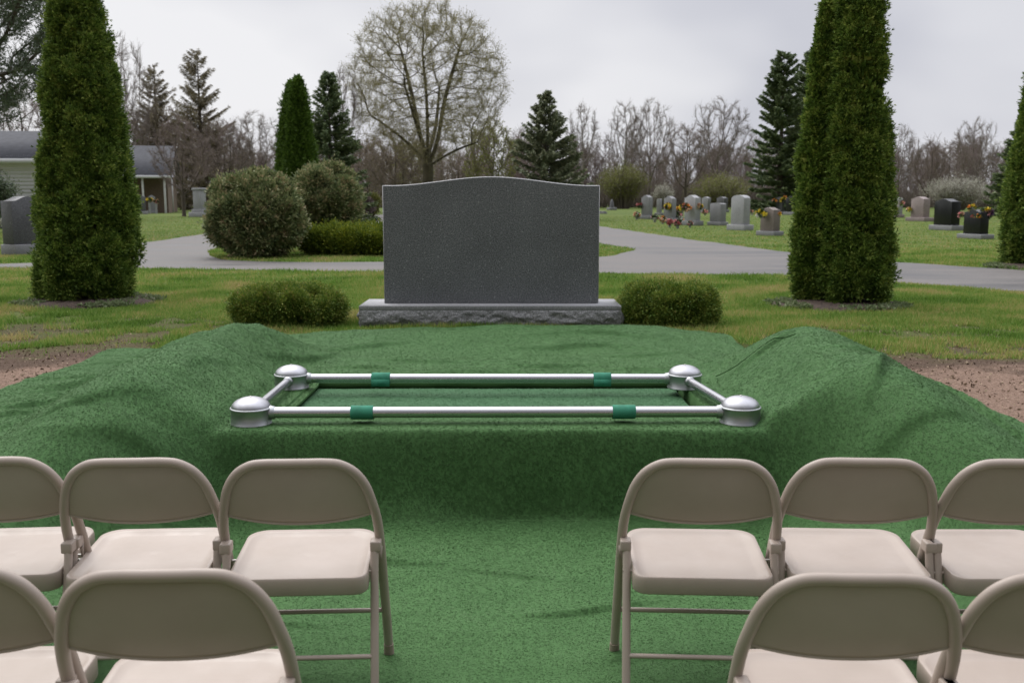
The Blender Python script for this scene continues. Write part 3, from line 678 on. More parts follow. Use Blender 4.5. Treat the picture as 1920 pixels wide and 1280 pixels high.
def die_outline(w_, z0, zs, zc, n=60, inset=0.0):
    t = np.linspace(-1, 1, n); top = []
    for q in t:
        a = abs(q)
        # shoulders nearly flat, then a wide serpentine swell
        f = 1.0 - float(smooth01(0.0, 0.93, a))
        top.append((q * (w_ / 2 - inset), zs + (zc - zs) * f - inset))
    return [(-w_ / 2 + inset, z0), (w_ / 2 - inset, z0)] + top[::-1]
dd = 0.22
m_ = MB(); ins = 0.006
of = die_outline(dw, 0.186, zs, zc, inset=ins); oo = die_outline(dw, 0.186, zs, zc)
n = len(oo)
V = [(x, 0, z) for x, z in of] + [(x, ins, z) for x, z in oo] + [(x, dd - ins, z) for x, z in oo] + [(x, dd, z) for x, z in of]
F = [tuple(range(n))]
m_.add(V, [tuple(range(n)), tuple(range(4 * n - 1, 3 * n - 1, -1))])
m_.add(V, [(r_ * n + i, (r_ + 1) * n + i, (r_ + 1) * n + (i + 1) % n, r_ * n + (i + 1) % n) for r_ in range(3) for i in range(n)], 1)
die = m_.build('die', [M['granite'], M['granite_edge']], hs); die.location = (dxo, dy_, 0)

# ------------------------------------------------------------------ folding chairs
def spline(P, n):
    P = np.array(P, float); m = len(P); o = []
    for i in range(m - 1):
        p0 = P[max(i - 1, 0)]; p1 = P[i]; p2 = P[i + 1]; p3 = P[min(i + 2, m - 1)]
        for t in np.linspace(0, 1, n, endpoint=False):
            o.append(0.5 * ((2 * p1) + (-p0 + p2) * t + (2 * p0 - 5 * p1 + 4 * p2 - p3) * t * t + (-p0 + 3 * p1 - 3 * p2 + p3) * t ** 3))
    o.append(P[-1]); return np.array(o)
def make_chair():
    c = empty('folding_chair')
    right = [(0.226, 0.285, 0.03), (0.225, 0.245, 0.13), (0.223, 0.190, 0.26), (0.221, 0.130, 0.40), (0.219, 0.098, 0.475), (0.215, 0.072, 0.54), (0.205, 0.047, 0.60), (0.188, 0.027, 0.66), (0.160, 0.012, 0.706), (0.122, 0.003, 0.732), (0.082, 0.000, 0.7385), (0.03, -0.003, 0.7395)]
    path = [(x, y, z) for x, y, z in right] + [(-x, y, z) for x, y, z in right[::-1]]
    P = spline(path, 6)
    fr = MB().tube(P, 0.0138, 14, True).build('front_frame', M['paint'], c, smooth=True)
    Pr = P[P[:, 0] >= 0]; Pr = Pr[np.argsort(Pr[:, 2])]
    up = Pr[Pr[:, 2] > 0.53]
    ux = up[::-1][:, 0]; order = np.argsort(up[:, 0])
    def ztop(x): return np.interp(np.abs(x), up[order][:, 0], up[order][:, 2])
    def ytube(z): return np.interp(z, Pr[:, 2], Pr[:, 1])
    hw = float(np.interp(0.57, Pr[:, 2], Pr[:, 0])) - 0.006
    us = np.sin(np.linspace(-PI / 2, PI / 2, 41)) * hw; vs_ = np.linspace(0, 1, 15)
    X, S = np.meshgrid(us, vs_)
    zb = 0.538 + 0.028 * (np.abs(X) / hw) ** 2.2; Z = zb + (ztop(X) - 0.004 - zb) * S
    Yv = ytube(Z) + 0.003 - 0.020 * (1 - (X / hw) ** 2) * (1 - 0.75 * S ** 3)
    V = np.stack([X, Yv, Z], -1).reshape(-1, 3); nx, ny = 41, 15
    i, j = np.meshgrid(np.arange(nx - 1), np.arange(ny - 1)); a = (j * nx + i).ravel()
    bk = MB().add(V, np.stack([a, a + 1, a + nx + 1, a + nx], 1)).build('backrest', M['paint'], c, smooth=True)
    so = bk.modifiers.new('solid', 'SOLIDIFY'); so.thickness = 0.003; so.offset = 1
    MB().tube(V[:nx] + [0, 0, -0.001], 0.0048, 8, True).build('rolled_edge', M['paint'], bk, smooth=True)
    # seat: dished pan with a deep rolled rim
    def outline(hw_f, hw_r, yr, yf, rf, rr, n=10):
        o = []
        def arc(cx, cy, r, a0, a1):
            for t in np.linspace(a0, a1, n): o.append((cx + r * math.cos(t), cy + r * math.sin(t)))
        arc(hw_r - rr, yr + rr, rr, -PI / 2, 0); arc(hw_f - rf, yf - rf, rf, 0, PI / 2)
        arc(-hw_f + rf, yf - rf, rf, PI / 2, PI); arc(-hw_r + rr, yr + rr, rr, PI, 1.5 * PI)
        return np.array(o)
    O = outline(0.192, 0.190, -0.040, 0.335, 0.062, 0.038)
    cen = np.array([0, 0.15]); ns = len(O)
    rings = []; nr = 14
    def sz(y): return 0.402 + 0.02 * (y + 0.04) / 0.375
    for k_ in range(nr):
        q = 1 - (k_ / nr); P2 = cen + (O - cen) * q
        e = min(1.0, (1 - q) / 0.16)
        dish = -0.011 * (e * e * (3 - 2 * e)) * 1.0
        # waterfall front edge, hollow towards the back
        zz_ = sz(P2[:, 1]) + dish - 0.006 * np.clip((0.17 - P2[:, 1]) / 0.2, 0, 1) * e
        rings.append(np.stack([P2[:, 0], P2[:, 1], zz_], 1))
    rings.append(np.repeat(np.array([[0, 0.15, sz(0.15) - 0.0125]]), ns, 0))
    lower = []
    for dz, sc in ((-0.002, 1.006), (-0.006, 1.012), (-0.014, 1.015), (-0.050, 1.015), (-0.054, 1.0), (-0.052, 0.985)):
        P2 = cen + (O - cen) * sc; lower.append(np.stack([P2[:, 0], P2[:, 1], sz(P2[:, 1]) + dz], 1))
    allr = lower[::-1] + rings; m_ = MB(); V = np.concatenate(allr); nrr = len(allr)
    i = np.arange(nrr - 1)[:, None] * ns; j = np.arange(ns)[None, :]; jn = (j + 1) % ns
    m_.add(V, np.stack([i + j, i + jn, i + ns + jn, i + ns + j], -1).reshape(-1, 4))
    m_.build('seat', M['paint'], c, smooth=True)
    for s_ in (-1, 1):
        leg = [(0.208 * s_, 0.067, 0.474), (0.207 * s_, 0.052, 0.42), (0.208 * s_, 0.020, 0.30), (0.209 * s_, -0.025, 0.15), (0.210 * s_, -0.062, 0.02)]
        lo = MB().tube(spline(leg, 4), 0.0118, 12, True, flat=0.85).build('leg', M['paint'], c, smooth=True)
        MB().tube([(0.210 * s_, -0.058, 0.034), (0.210 * s_, -0.064, 0.013), (0.210 * s_, -0.066, 0.0)], [0.0145, 0.0155, 0.016], 12).build('foot_cap', M['cap'], lo, smooth=True)
        MB().tube([(0.226 * s_, 0.277, 0.045), (0.226 * s_, 0.287, 0.015), (0.226 * s_, 0.290, 0.0)], [0.0148, 0.0158, 0.0165], 14).build('foot_cap', M['cap'], fr, smooth=True)
        # folded steel hinge strap over the head of the rear leg
        b = MB().box((0.2105 * s_, 0.072, 0.461), (0.031, 0.046, 0.033)); br = b.build('hinge_bracket', M['paint'], c, bevel=0.005, seg=3)
        b = MB().prism([(0.0, 0.0), (0.012, 0.0), (0.010, -0.035), (0.004, -0.048)], 0, 0.003)
        pl = b.build('stop_plate', M['paint'], br); pl.location = (0.222 * s_ - (0.006 if s_ > 0 else 0.008), 0.080, 0.452)
        MB().tube([(0.192 * s_, 0.125, 0.398), (0.232 * s_, 0.125, 0.398)], 0.0045, 8).build('rivet', M['rivet'], br)
        MB().tube([(0.188 * s_, 0.042, 0.388), (0.2185 * s_, 0.042, 0.388)], 0.0045, 8).build('rivet', M['paint'], br)
    MB().tube([(-0.224, 0.218, 0.187), (0.224, 0.218, 0.187)], 0.0078, 10).build('crossbar', M['paint'], c, smooth=True)
    MB().tube([(-0.209, -0.026, 0.148), (0.209, -0.026, 0.148)], 0.0075, 10).build('crossbar', M['paint'], c, smooth=True)
    return c
chair0 = make_chair()
CH = [(-1.53, 2.80, 5, 'beige folding chair at the left end of the front row, cut by the photo edge'),
      (-1.095, 2.79, 3.5, 'middle beige folding chair of the three in the left front row'),
      (-0.624, 2.78, 3, 'beige folding chair in the front row, first on the left of the green aisle'),
      (0.557, 2.785, -3, 'beige folding chair in the front row, first on the right of the green aisle'),
      (1.018, 2.79, -3, 'middle beige folding chair of the three in the right front row'),
      (1.480, 2.78, 0, 'beige folding chair at the right end of the front row, cut by the photo edge'),
      (-1.14, 1.86, 3, 'near beige folding chair in the bottom left corner of the photo'),
      (-0.682, 1.845, 2, 'near beige folding chair left of the aisle, showing its whole backrest'),
      (0.717, 1.95, -2, 'near beige folding chair right of the aisle, showing its whole backrest'),
      (1.165, 1.95, -1, 'near beige folding chair in the bottom right corner of the photo')]
for i, (x, y, a, lab) in enumerate(CH):
    c = chair0 if i == 0 else copy_tree(chair0)
    c.scale = (1.05, 1.0, 0.98)
    c.location = (x, y, float(terrace(np.array(x), np.array(y))) + 0.014); c.rotation_euler = (0, 0, R(a))
    tag(c, lab, 'folding chair', 'beige folding chairs set in rows facing the grave')
#@@OBJECTS@@
# ------------------------------------------------------------------ foliage and trees
def leaf_quads(P, D, ln, wd, rg, fold_=0.25):
    """diamond leaves rooted at P pointing along D"""
    n = len(P); D = unit(D); s_ = unit(np.cross(D, rg.normal(size=(n, 3))))
    nn = np.cross(D, s_)
    ln = np.asarray(ln).reshape(-1, 1) * np.ones((n, 1)); wd = np.asarray(wd).reshape(-1, 1) * np.ones((n, 1))
    a = P; b_ = P + D * ln * 0.45 + s_ * wd * 0.5 + nn * wd * fold_; c = P + D * ln; d = P + D * ln * 0.45 - s_ * wd * 0.5 + nn * wd * fold_
    V = np.stack([a, b_, c, d], 1).reshape(-1, 3); return V, np.arange(n * 4).reshape(-1, 4)
def column_crown(mb, H, cfun, rfun, seed, ncl, per, leaf, z0=0.08, clump=(0.07, 0.14), fan=4):
    rg = np.random.RandomState(seed)
    zt = np.linspace(z0, H, 200); rr = np.array([rfun(z) for z in zt]); cdf = np.cumsum(rr + 0.06); cdf /= cdf[-1]
    npl = max(60, ncl // 26); pa = leaf * 3.1; zp = np.interp(rg.rand(npl), cdf, zt); tp_ = rg.rand(npl) * 2 * PI; rp = np.interp(zp, zt, rr); cp_ = np.array([cfun(z) for z in zp])
    psz = (0.7 + 0.7 * rg.rand(npl)) * np.clip(rp / 0.3, 0.35, 1); prad = np.maximum(rp - pa * psz * 1.05 - leaf * 0.9 - 0.16 * rp * rg.rand(npl) ** 2, 0)
    PC = np.stack([cp_[:, 0] + np.cos(tp_) * prad, cp_[:, 1] + np.sin(tp_) * prad, zp], 1); pi_ = rg.randint(0, npl, ncl)
    d_ = rg.normal(size=(ncl, 3)); po_ = np.stack([np.cos(tp_), np.sin(tp_), 0.25 + 0 * tp_], 1)[pi_]; d_ = unit(unit(d_) + po_ * 0.9)
    Cc = PC[pi_] + d_ * (np.array([pa, pa, pa * 2.0]) * psz[pi_][:, None]); Cc[:, 2] = np.clip(Cc[:, 2], z0, H - leaf); outd = unit(d_ * [1, 1, 0.6] + po_ * 0.4)
    cx_ = cp_
    idx = np.repeat(np.arange(ncl), per); n = len(idx)
    size = (0.6 + 0.8 * rg.rand(ncl))[idx, None]
    off = rg.normal(size=(n, 3)) * [clump[0], clump[0], clump[1]] * size * 0.75
    P = Cc[idx] + off
    P[:, 2] = np.minimum(P[:, 2], H - 0.02)
    D = unit(outd[idx] * 0.75 + unit(off) * 0.8 + np.array([0, 0, 0.35]) + rg.normal(size=(n, 3)) * 0.3)
    # each spray is a small flat fan
    for k_ in range(fan):
        sp = (k_ - (fan - 1) / 2) / max(1, fan - 1)
        sd_ = unit(np.cross(D, rg.normal(size=(n, 3)) * 0.4 + outd[idx]))
        Dk = unit(D + sd_ * sp * 1.5); ln = leaf * (0.75 + 0.6 * rg.rand(n)) * (1.1 - abs(sp) * 0.7)
        V, F = leaf_quads(P + D * leaf * 0.2 * rg.rand(n, 1), Dk, ln, ln * 0.27, rg)
        mb.add(V, F)
    # inner sprays closing the sight through the crown
    ni = ncl * 6; zi = np.interp(rg.rand(ni), cdf, zt); ti = rg.rand(ni) * 2 * PI; ri = np.interp(zi, zt, rr) * (0.30 + 0.32 * rg.rand(ni)); ci = np.array([cfun(z) for z in zi])
    Pi = np.stack([ci[:, 0] + np.cos(ti) * ri, ci[:, 1] + np.sin(ti) * ri, zi], 1)
    V, F = leaf_quads(Pi, np.stack([np.cos(ti) * 0.6, np.sin(ti) * 0.6, np.full(ni, 0.9)], 1) + rg.normal(size=(ni, 3)) * 0.5, leaf * 2.6, leaf * 1.6, rg); mb.add(V, F)
def blob_crown(mb, c, rad, seed, ncl, per, leaf, wid=0.4, clump=0.09, power=2.0, out=0.9, up=0.35, zmin=0.02, inner=5, rough=0.10, lump_r=None):
    rg = np.random.RandomState(seed)
    rad = np.asarray(rad) - leaf * 1.1; lr = lump_r or leaf * 2.2
    area = 4 * PI * ((rad[0] * rad[1]) ** 1.6 / 3 + (rad[0] * rad[2]) ** 1.6 / 3 + (rad[1] * rad[2]) ** 1.6 / 3) ** (1 / 1.6); K = int(min(ncl / 5, area / (PI * lr * lr) * 1.5))
    dl = unit(rg.normal(size=(K, 3))); ql = (np.abs(dl) ** power).sum(1) ** (-1 / power); big = 1 + rough * (vnoise(dl[:, 0] * 3 + seed, dl[:, 2] * 3 + dl[:, 1] * 2.3) * 2)
    ls = (0.65 + 0.7 * rg.rand(K))[:, None]; LC = dl * (ql * big * (1 - 0.07 * rg.rand(K) ** 2))[:, None] * rad - dl * lr * ls * 0.9 + c
    li = rg.randint(0, K, ncl); d = unit(unit(rg.normal(size=(ncl, 3))) + dl[li] * 0.8); P0 = LC[li] + d * lr * ls[li]
    keep = P0[:, 2] > zmin; P0 = P0[keep]; d = d[keep]; m_ = len(P0)
    idx = np.repeat(np.arange(m_), per); n = len(idx)
    off = rg.normal(size=(n, 3)) * clump * (0.5 + 0.8 * rg.rand(m_))[idx, None]
    P = P0[idx] + off
    P[:, 2] = np.maximum(P[:, 2], zmin)
    D = d[idx] * out + unit(off) * 0.55 + np.array([0, 0, up]) + rg.normal(size=(n, 3)) * 0.3
    ln = leaf * (0.6 + 0.8 * rg.rand(n)); V, F = leaf_quads(P, D, ln, ln * wid, rg); mb.add(V, F)
    ni = m_ * inner; di = unit(rg.normal(size=(ni, 3))); qi = (np.abs(di) ** power).sum(1) ** (-1 / power)
    Pi = di * (qi * (0.45 + 0.33 * rg.rand(ni)))[:, None] * rad + c; Pi = Pi[Pi[:, 2] > zmin]
    V, F = leaf_quads(Pi, rg.normal(size=Pi.shape), leaf * 1.9, leaf * 1.3, rg); mb.add(V, F)
    return P0, d

def seg_mesh(mb, A, B, ra, rb, n=3):
    A, B = np.asarray(A, float), np.asarray(B, float); m_ = len(A); ra = np.asarray(ra).reshape(-1, 1); rb = np.asarray(rb).reshape(-1, 1)
    T = unit(B - A); ref = np.where(np.abs(T[:, 2:3]) < 0.9, np.array([[0, 0, 1.0]]), np.array([[1.0, 0, 0]]))
    u = unit(np.cross(T, ref)); v = np.cross(T, u); V = np.zeros((m_, 2 * n, 3))
    for k_ in range(n):
        a = 2 * PI * k_ / n; o = u * math.cos(a) + v * math.sin(a); V[:, k_] = A + o * ra; V[:, n + k_] = B + o * rb
    base = np.arange(m_)[:, None] * 2 * n; F = []
    for k_ in range(n):
        k2 = (k_ + 1) % n; F.append(np.concatenate([base + k_, base + k2, base + n + k2, base + n + k_], 1))
    mb.add(V.reshape(-1, 3), np.concatenate(F))

def grow(seed, trunk, inside_f, bbox, natt, step, kill, infl, iters, up=0.12, maxn=9000, par0=None):
    """space colonisation: returns nodes, parents"""
    rg = np.random.RandomState(seed); lo, hi = np.array(bbox[0], float), np.array(bbox[1], float); att = []
    while len(att) < natt:
        p = lo + (hi - lo) * rg.rand(natt * 3, 3); p = p[inside_f(p)]
        att.extend(p.tolist())
    att = np.array(att[:natt]); pos = [np.array(p, float) for p in trunk]; par = list(par0) if par0 is not None else [-1] + list(range(len(trunk) - 1))
    N_ = np.array(pos); nd = np.full(len(att), 1e9); ni = np.zeros(len(att), int)
    def upd(k0):
        nonlocal nd, ni
        for k_ in range(k0, len(pos)):
            d = np.linalg.norm(att - pos[k_], axis=1); m_ = d < nd; nd = np.where(m_, d, nd); ni = np.where(m_, k_, ni)
    upd(0); nch = [0] * len(pos)
    for it in range(iters):
        act = nd < infl
        if not act.any() or len(pos) > maxn: break
        P = np.array(pos); dirs = np.zeros_like(P); np.add.at(dirs, ni[act], unit(att[act] - P[ni[act]]))
        g_ = np.unique(ni[act]); k0 = len(pos)
        for q in g_:
            if nch[q] >= 3: continue
            pd = P[q] - P[par[q]] if par[q] >= 0 else np.array([0, 0, 1.0])
            d = unit(dirs[q]) + unit(pd) * 0.35 + np.array([0, 0, up]) + rg.normal(size=3) * 0.13
            pos.append(P[q] + unit(d) * step * (0.8 + 0.4 * rg.rand())); par.append(int(q)); nch[q] += 1; nch.append(0)
        if len(pos) == k0: break
        upd(k0); keep = nd > kill; att = att[keep]; nd = nd[keep]; ni = ni[keep]
        if len(att) == 0: break
    return np.array(pos), np.array(par)
def tree_arrays(pos, par, rtip, rtrunk, expo=2.3):
    n = len(pos); w_ = np.zeros(n); has = np.zeros(n, bool); has[par[par >= 0]] = True; w_[~has] = 1
    for i in range(n - 1, 0, -1): w_[par[i]] += w_[i]
    r_ = w_ ** (1 / expo); r_ = rtip + (rtrunk - rtip) * ((r_ - 1) / (r_[0] - 1)); return r_, ~has
def bare_tree_mesh(seed, H, trunk_top, rx, cz, rzu, rzd, natt=900, step=0.28, rtip=0.012, rtrunk=0.22, twigs=5, tl=0.5, lean=0.0, up=0.12, skel=None, sides=5, expo=2.3, vn=-0.32, cone=None, shell=0.0):
    rg = np.random.RandomState(seed)
    def ins(p):
        dz = p[:, 2] - cz; rz = np.where(dz > 0, rzu, rzd); q = (p[:, 0] ** 2 + p[:, 1] ** 2) / rx ** 2 + (dz / rz) ** 2
        if cone: q = np.where(np.hypot(p[:, 0], p[:, 1]) > cone[1] * (p[:, 2] - cone[0]), 9, q)
        ok = (q < 1) & (p[:, 2] > trunk_top * 0.8)
        return ok & ((q > 0.25) | (rg.rand(len(p)) < 0.4)) & (vnoise(p[:, 0] * 0.7 + seed, p[:, 2] * 0.7 + p[:, 1] * 0.5) > vn)
    tr = [(lean * z * 0.3 + 0.02 * math.sin(z * 3), 0.015 * math.cos(z * 2), z) for z in np.arange(0, trunk_top + 0.01, step)]
    par0 = None
    if skel:
        par0 = [-1] + list(range(len(tr) - 1))
        for root_z, pts_ in skel:
            i0 = int(np.argmin([abs(q[2] - root_z) for q in tr[:int(trunk_top / step) + 1]])); P_ = spline([tr[i0]] + list(pts_), 8); last = i0; acc = np.array(tr[i0], float)
            for q in P_[1:]:
                if np.linalg.norm(q - acc) >= step: tr.append(tuple(q)); par0.append(last); last = len(tr) - 1; acc = q
    pos, par = grow(seed, tr, ins, ((-rx, -rx, cz - rzd), (rx, rx, cz + rzu)), natt, step, step * 1.5, max(3.5, rx * 1.3), 120, up, par0=par0)
    # smooth the limbs a little
    for _ in range(2):
        q = pos.copy(); ch = [[] for _ in pos]
        for i in range(1, len(pos)): ch[par[i]].append(i)
        for i in range(1, len(pos)):
            if len(ch[i]) == 1: q[i] = 0.5 * pos[i] + 0.25 * (pos[par[i]] + pos[ch[i][0]])
        pos = q
    r_, tip = tree_arrays(pos, par, rtip, rtrunk, expo)
    i = np.arange(1, len(pos)); limb = MB(); tw = MB()
    thick = r_[i] > rtip * 2.2
    a = i[thick]; seg_mesh(limb, pos[par[a]], pos[a] + unit(pos[a] - pos[par[a]]) * 0.01, r_[par[a]] * np.where(par[a] == 0, 1.25, 1), r_[a], sides)
    a = i[~thick]; 
    if len(a): seg_mesh(tw, pos[par[a]], pos[a], np.minimum(r_[par[a]], rtip * 2.4), r_[a], 3)
    thin = i[r_[i] < rtip * 2.6]
    if shell: thin = thin[((pos[thin, 0] ** 2 + pos[thin, 1] ** 2) / rx ** 2 + ((pos[thin, 2] - cz) / np.where(pos[thin, 2] > cz, rzu, rzd)) ** 2) > shell * (0.5 + 0.8 * rg.rand(len(thin)))]
    b0 = np.repeat(thin, twigs); n = len(b0)
    pd = unit(pos[b0] - pos[par[b0]]); D = unit(pd + rg.normal(size=(n, 3)) * 0.5 + [0, 0, 0.3]); ln = tl * (0.5 + rg.rand(n, 1) * 0.9)
    A = pos[b0] - pd * step * rg.rand(n, 1); B = A + D * ln * 0.5; D2 = unit(D + rg.normal(size=(n, 3)) * 0.3 + [0, 0, 0.25]); Cc = B + D2 * ln * 0.5
    seg_mesh(tw, A, B, np.full(n, rtip * 0.8), np.full(n, rtip * 0.65), 3); seg_mesh(tw, B, Cc, np.full(n, rtip * 0.65), np.full(n, rtip * 0.4), 3)
    Ds = unit(D + rg.normal(size=(n, 3)) * 0.7); Bs = A + D * ln * 0.3
    seg_mesh(tw, Bs, Bs + Ds * ln * 0.45, np.full(n, rtip * 0.55), np.full(n, rtip * 0.35), 3)
    tips = np.concatenate([Cc, B, Bs + Ds * ln * 0.45]); td = np.concatenate([D2, D, Ds])
    return limb, tw, tips, td
def spruce_mesh(seed, H, Rb, z0=0.15, gap=0.24, nb=7, leaf=0.22, irregular=0.15, droop=0.25, top=0.0, dens=1.0, prof=1.0, wr=0.34):
    rg = np.random.RandomState(seed); lf = MB(); br = MB(); z = z0
    PA, PB, RA_, RB_ = [], [], [], []; LP, LD, LL = [], [], []
    while z < H - 0.15:
        f = 1 - z / H; nn_ = max(4, int(nb * (0.6 + 0.6 * f)))
        for k_ in range(nn_):
            if rg.rand() < irregular * 0.6: continue
            a = rg.rand() * 2 * PI; R_ = Rb * (f ** prof) * (1 - irregular + 2 * irregular * rg.rand()) + 0.08
            el = 0.55 * (1 - f) ** 1.2 - droop * f + rg.normal() * 0.06
            d = np.array([math.cos(a), math.sin(a), 0]); m_ = max(4, int(R_ / 0.16)); ts = np.linspace(0, 1, m_)
            zc2 = z + R_ * (math.tan(el) * ts + 0.22 * ts ** 2) + rg.normal() * 0.05
            pts = np.stack([d[0] * R_ * ts, d[1] * R_ * ts, zc2], 1)
            PA.append(pts[:-1]); PB.append(pts[1:]); rr = 0.02 * R_ * (1 - ts) + 0.006; RA_.append(rr[:-1]); RB_.append(rr[1:])
            k2 = int((m_ * 7 + 4) * dens); t = rg.rand(k2) ** 0.7; t = 0.12 + 0.88 * t
            p = np.stack([np.interp(t, ts, pts[:, j]) for j in range(3)], 1)
            sdv = np.array([-d[1], d[0], 0]) * np.where(rg.rand(k2, 1) < 0.5, -1, 1)
            dr = d * 0.8 + sdv * (0.9 * (1 - t[:, None] * 0.6)) + np.array([0, 0, -0.25]) + rg.normal(size=(k2, 3)) * 0.28
            l_ = leaf * (0.7 + 0.7 * rg.rand(k2)) * (0.6 + 0.55 * min(1, R_ / 0.9) * (1.15 - t))
            LP.append(p + rg.normal(size=(k2, 3)) * 0.03); LD.append(dr); LL.append(l_)
        z += gap * (0.75 + 0.5 * rg.rand()) * (0.65 + 0.5 * f)
    seg_mesh(br, np.concatenate(PA), np.concatenate(PB), np.concatenate(RA_), np.concatenate(RB_), 3)
    P = np.concatenate(LP); D = np.concatenate(LD); l_ = np.concatenate(LL)
    V, F = leaf_quads(P, D, l_, l_ * wr, rg); lf.add(V, F)
    # leader
    k2 = 30; zt = H - rg.rand(k2) * 0.5; V, F = leaf_quads(np.stack([rg.normal(size=k2) * 0.02, rg.normal(size=k2) * 0.02, zt - 0.1], 1), np.stack([rg.normal(size=k2) * 0.5, rg.normal(size=k2) * 0.5, np.ones(k2)], 1), leaf * 0.7, leaf * 0.2, rg); lf.add(V, F)
    br.tube([(0, 0, 0), (0, 0, H * 0.5), (0, 0, H - 0.1)], [0.022 * H, 0.012 * H, 0.01], 8)
    return lf, br
def profile(pts):
    z = [p[0] for p in pts]; r_ = [p[1] for p in pts]; return lambda q: float(np.interp(q, z, r_))

# -- columnar arborvitae
def arborvitae(u, y, cols, label, seed, mat, ncl, per, leaf, grp='columnar arborvitae trees'):
    x = xat(u, y); t = empty('arborvitae', (x, y, 0), 0, label, 'arborvitae', grp); cr = MB(); tr = MB(); px = px_m(y)
    for ci, (pts, cpts, share, dy0) in enumerate(cols):
        # pts: (row, half width px); cpts: (row, centre px)
        dep = lambda v: (y * math.cos(TH) - (zat(v, y) - HC) * math.sin(TH)) / FPX
        rf = profile(sorted([(zat(v, y), h * dep(v)) for v, h in pts])); zs_ = sorted([(zat(v, y), (c - 960) * dep(v) - x) for v, c in cpts]); cf = profile(zs_)
        H_ = max(zat(v, y) for v, _ in pts)
        column_crown(cr, H_, lambda z, cf=cf, dy0=dy0: (cf(z), dy0), rf, seed + ci, int(ncl * share), per, leaf, clump=(leaf * 0.75, leaf * 1.0))
        tr.tube([(cf(0.0), dy0, 0), (cf(H_ * .4), dy0, H_ * 0.4), (cf(H_ * .8), dy0, H_ * 0.85)], [0.09 * rf(0.6) / 0.5, 0.05, 0.01], 8)
    cr.build('crown', mat, t); tr.build('trunk', M['bark'], t, smooth=True); return t
arborvitae(163, 10.5, [([(572, 70), (555, 90), (500, 103), (400, 97), (300, 87), (200, 78), (100, 66), (50, 57), (0, 46), (-40, 28), (-75, 3)], [(572, 165), (400, 163), (200, 154), (0, 139), (-75, 134)], 1.0, 0)],
           'tall dark green columnar arborvitae in front of the left gravestone and the house', 11, M['arbor'], 5200, 17, 0.036)
arborvitae(1585, 10.1, [([(580, 54), (555, 76), (500, 80), (400, 77), (300, 69), (200, 61), (100, 55), (0, 47), (-60, 28), (-100, 3)], [(580, 1602), (400, 1603), (200, 1607), (0, 1613), (-100, 1613)], 0.72, 0),
                        ([(578, 22), (550, 37), (500, 40), (400, 39), (300, 35), (200, 30), (100, 23), (30, 15), (0, 3)], [(578, 1529), (500, 1528), (400, 1531), (200, 1544), (0, 1564)], 0.34, 0.14)],
           'tall two-stemmed columnar arborvitae standing right of the headstone before the road', 23, M['arbor'], 5600, 17, 0.036)
arborvitae(1942, 16.0, [([(502, 45), (480, 62), (440, 67), (380, 62), (300, 50), (230, 34), (170, 16), (130, 2)], [(502, 1942), (130, 1942)], 1.0, 0)],
           'columnar arborvitae cut off by the right edge of the photo, beyond the road', 31, M['arbor'], 2600, 13, 0.055)
arborvitae(559, 31.0, [([(400, 18), (340, 28), (280, 27), (220, 18), (185, 10), (158, 1)], [(400, 538), (163, 547)], 0.5, 0.1),
                       ([(400, 24), (340, 36), (280, 32), (220, 22), (185, 11), (152, 1)], [(400, 569), (163, 563)], 0.6, -0.3)],
           'narrow pair of bright green arborvitae rising behind the round bushes', 41, M['arbor_far'], 3000, 10, 0.085)

# -- rounded bushes
def bush(name, u, y, w_px, vtop, label, cat, mat, seed, ncl, per, leaf, zc=0.5, power=2.2, ry=None, grp=None, wid=0.4, stems=True, up=0.35, tips=None, clump=None, rough=0.10, z0=0.0, lump=None):
    x = xat(u, y); H_ = zat(vtop, y); rx = w_px / 2 / px_m(y); t = empty(name, (x, y, z0), 0, label, cat, grp); cr = MB()
    c = np.array([0, 0, H_ * zc]); rad = np.array([rx, ry or rx, H_ * (1 - zc)])
    rad3 = rad.copy()
    P0, d = blob_crown(cr, c, rad3, seed, ncl, per, leaf, wid, clump or leaf * 1.5, power, up=up, rough=rough, lump_r=lump)
    if tips:
        rg = np.random.RandomState(seed + 5); top = P0[(d[:, 2] > 0.15)]; k_ = rg.randint(0, len(top), tips); P = top[k_] + rg.normal(size=(tips, 3)) * leaf * 1.2
        V, F = leaf_quads(P, np.stack([rg.normal(size=tips) * .35, rg.normal(size=tips) * .35, np.ones(tips)], 1), leaf * 1.3, leaf * 0.45, rg); cr.add(V, F, 1)
        cr.build('crown', [mat, M['yew_tip']], t)
    else: cr.build('crown', mat, t)
    st = MB(); rg = np.random.RandomState(seed)
    for k_ in range(7):
        a = rg.rand() * 2 * PI; st.tube([(0.05 * math.cos(a), 0.05 * math.sin(a), 0), (rx * .3 * math.cos(a), rx * .3 * math.sin(a), H_ * .35), (rx * .6 * math.cos(a), rx * .6 * math.sin(a), H_ * .65)], [0.03, 0.02, 0.008], 6)
    st.build('stems', M['bark'], t, smooth=True); return t
bush('round_bush', 484, 18.4, 184, 320, 'large round grey-green bush at the left end of the hedge', 'bush', M['holly'], 51, 2300, 22, 0.060, 0.46, 2.1, grp='large rounded evergreen bushes', wid=0.5, clump=0.045, rough=0.16)
bush('round_bush', 612, 20.6, 138, 306, 'round grey-green bush with reddish tips right behind the clipped hedge', 'bush', M['holly'], 53, 1800, 22, 0.060, 0.48, 2.1, grp='large rounded evergreen bushes', wid=0.5, clump=0.045, rough=0.16)
bush('clipped_hedge', 700, 19.2, 282, 421, 'low clipped bright green hedge in front of the round bushes', 'hedge', M['hedge'], 55, 2600, 24, 0.045, 0.5, 3.4, ry=0.62, up=0.5, clump=0.05, rough=0.05, wid=0.45)
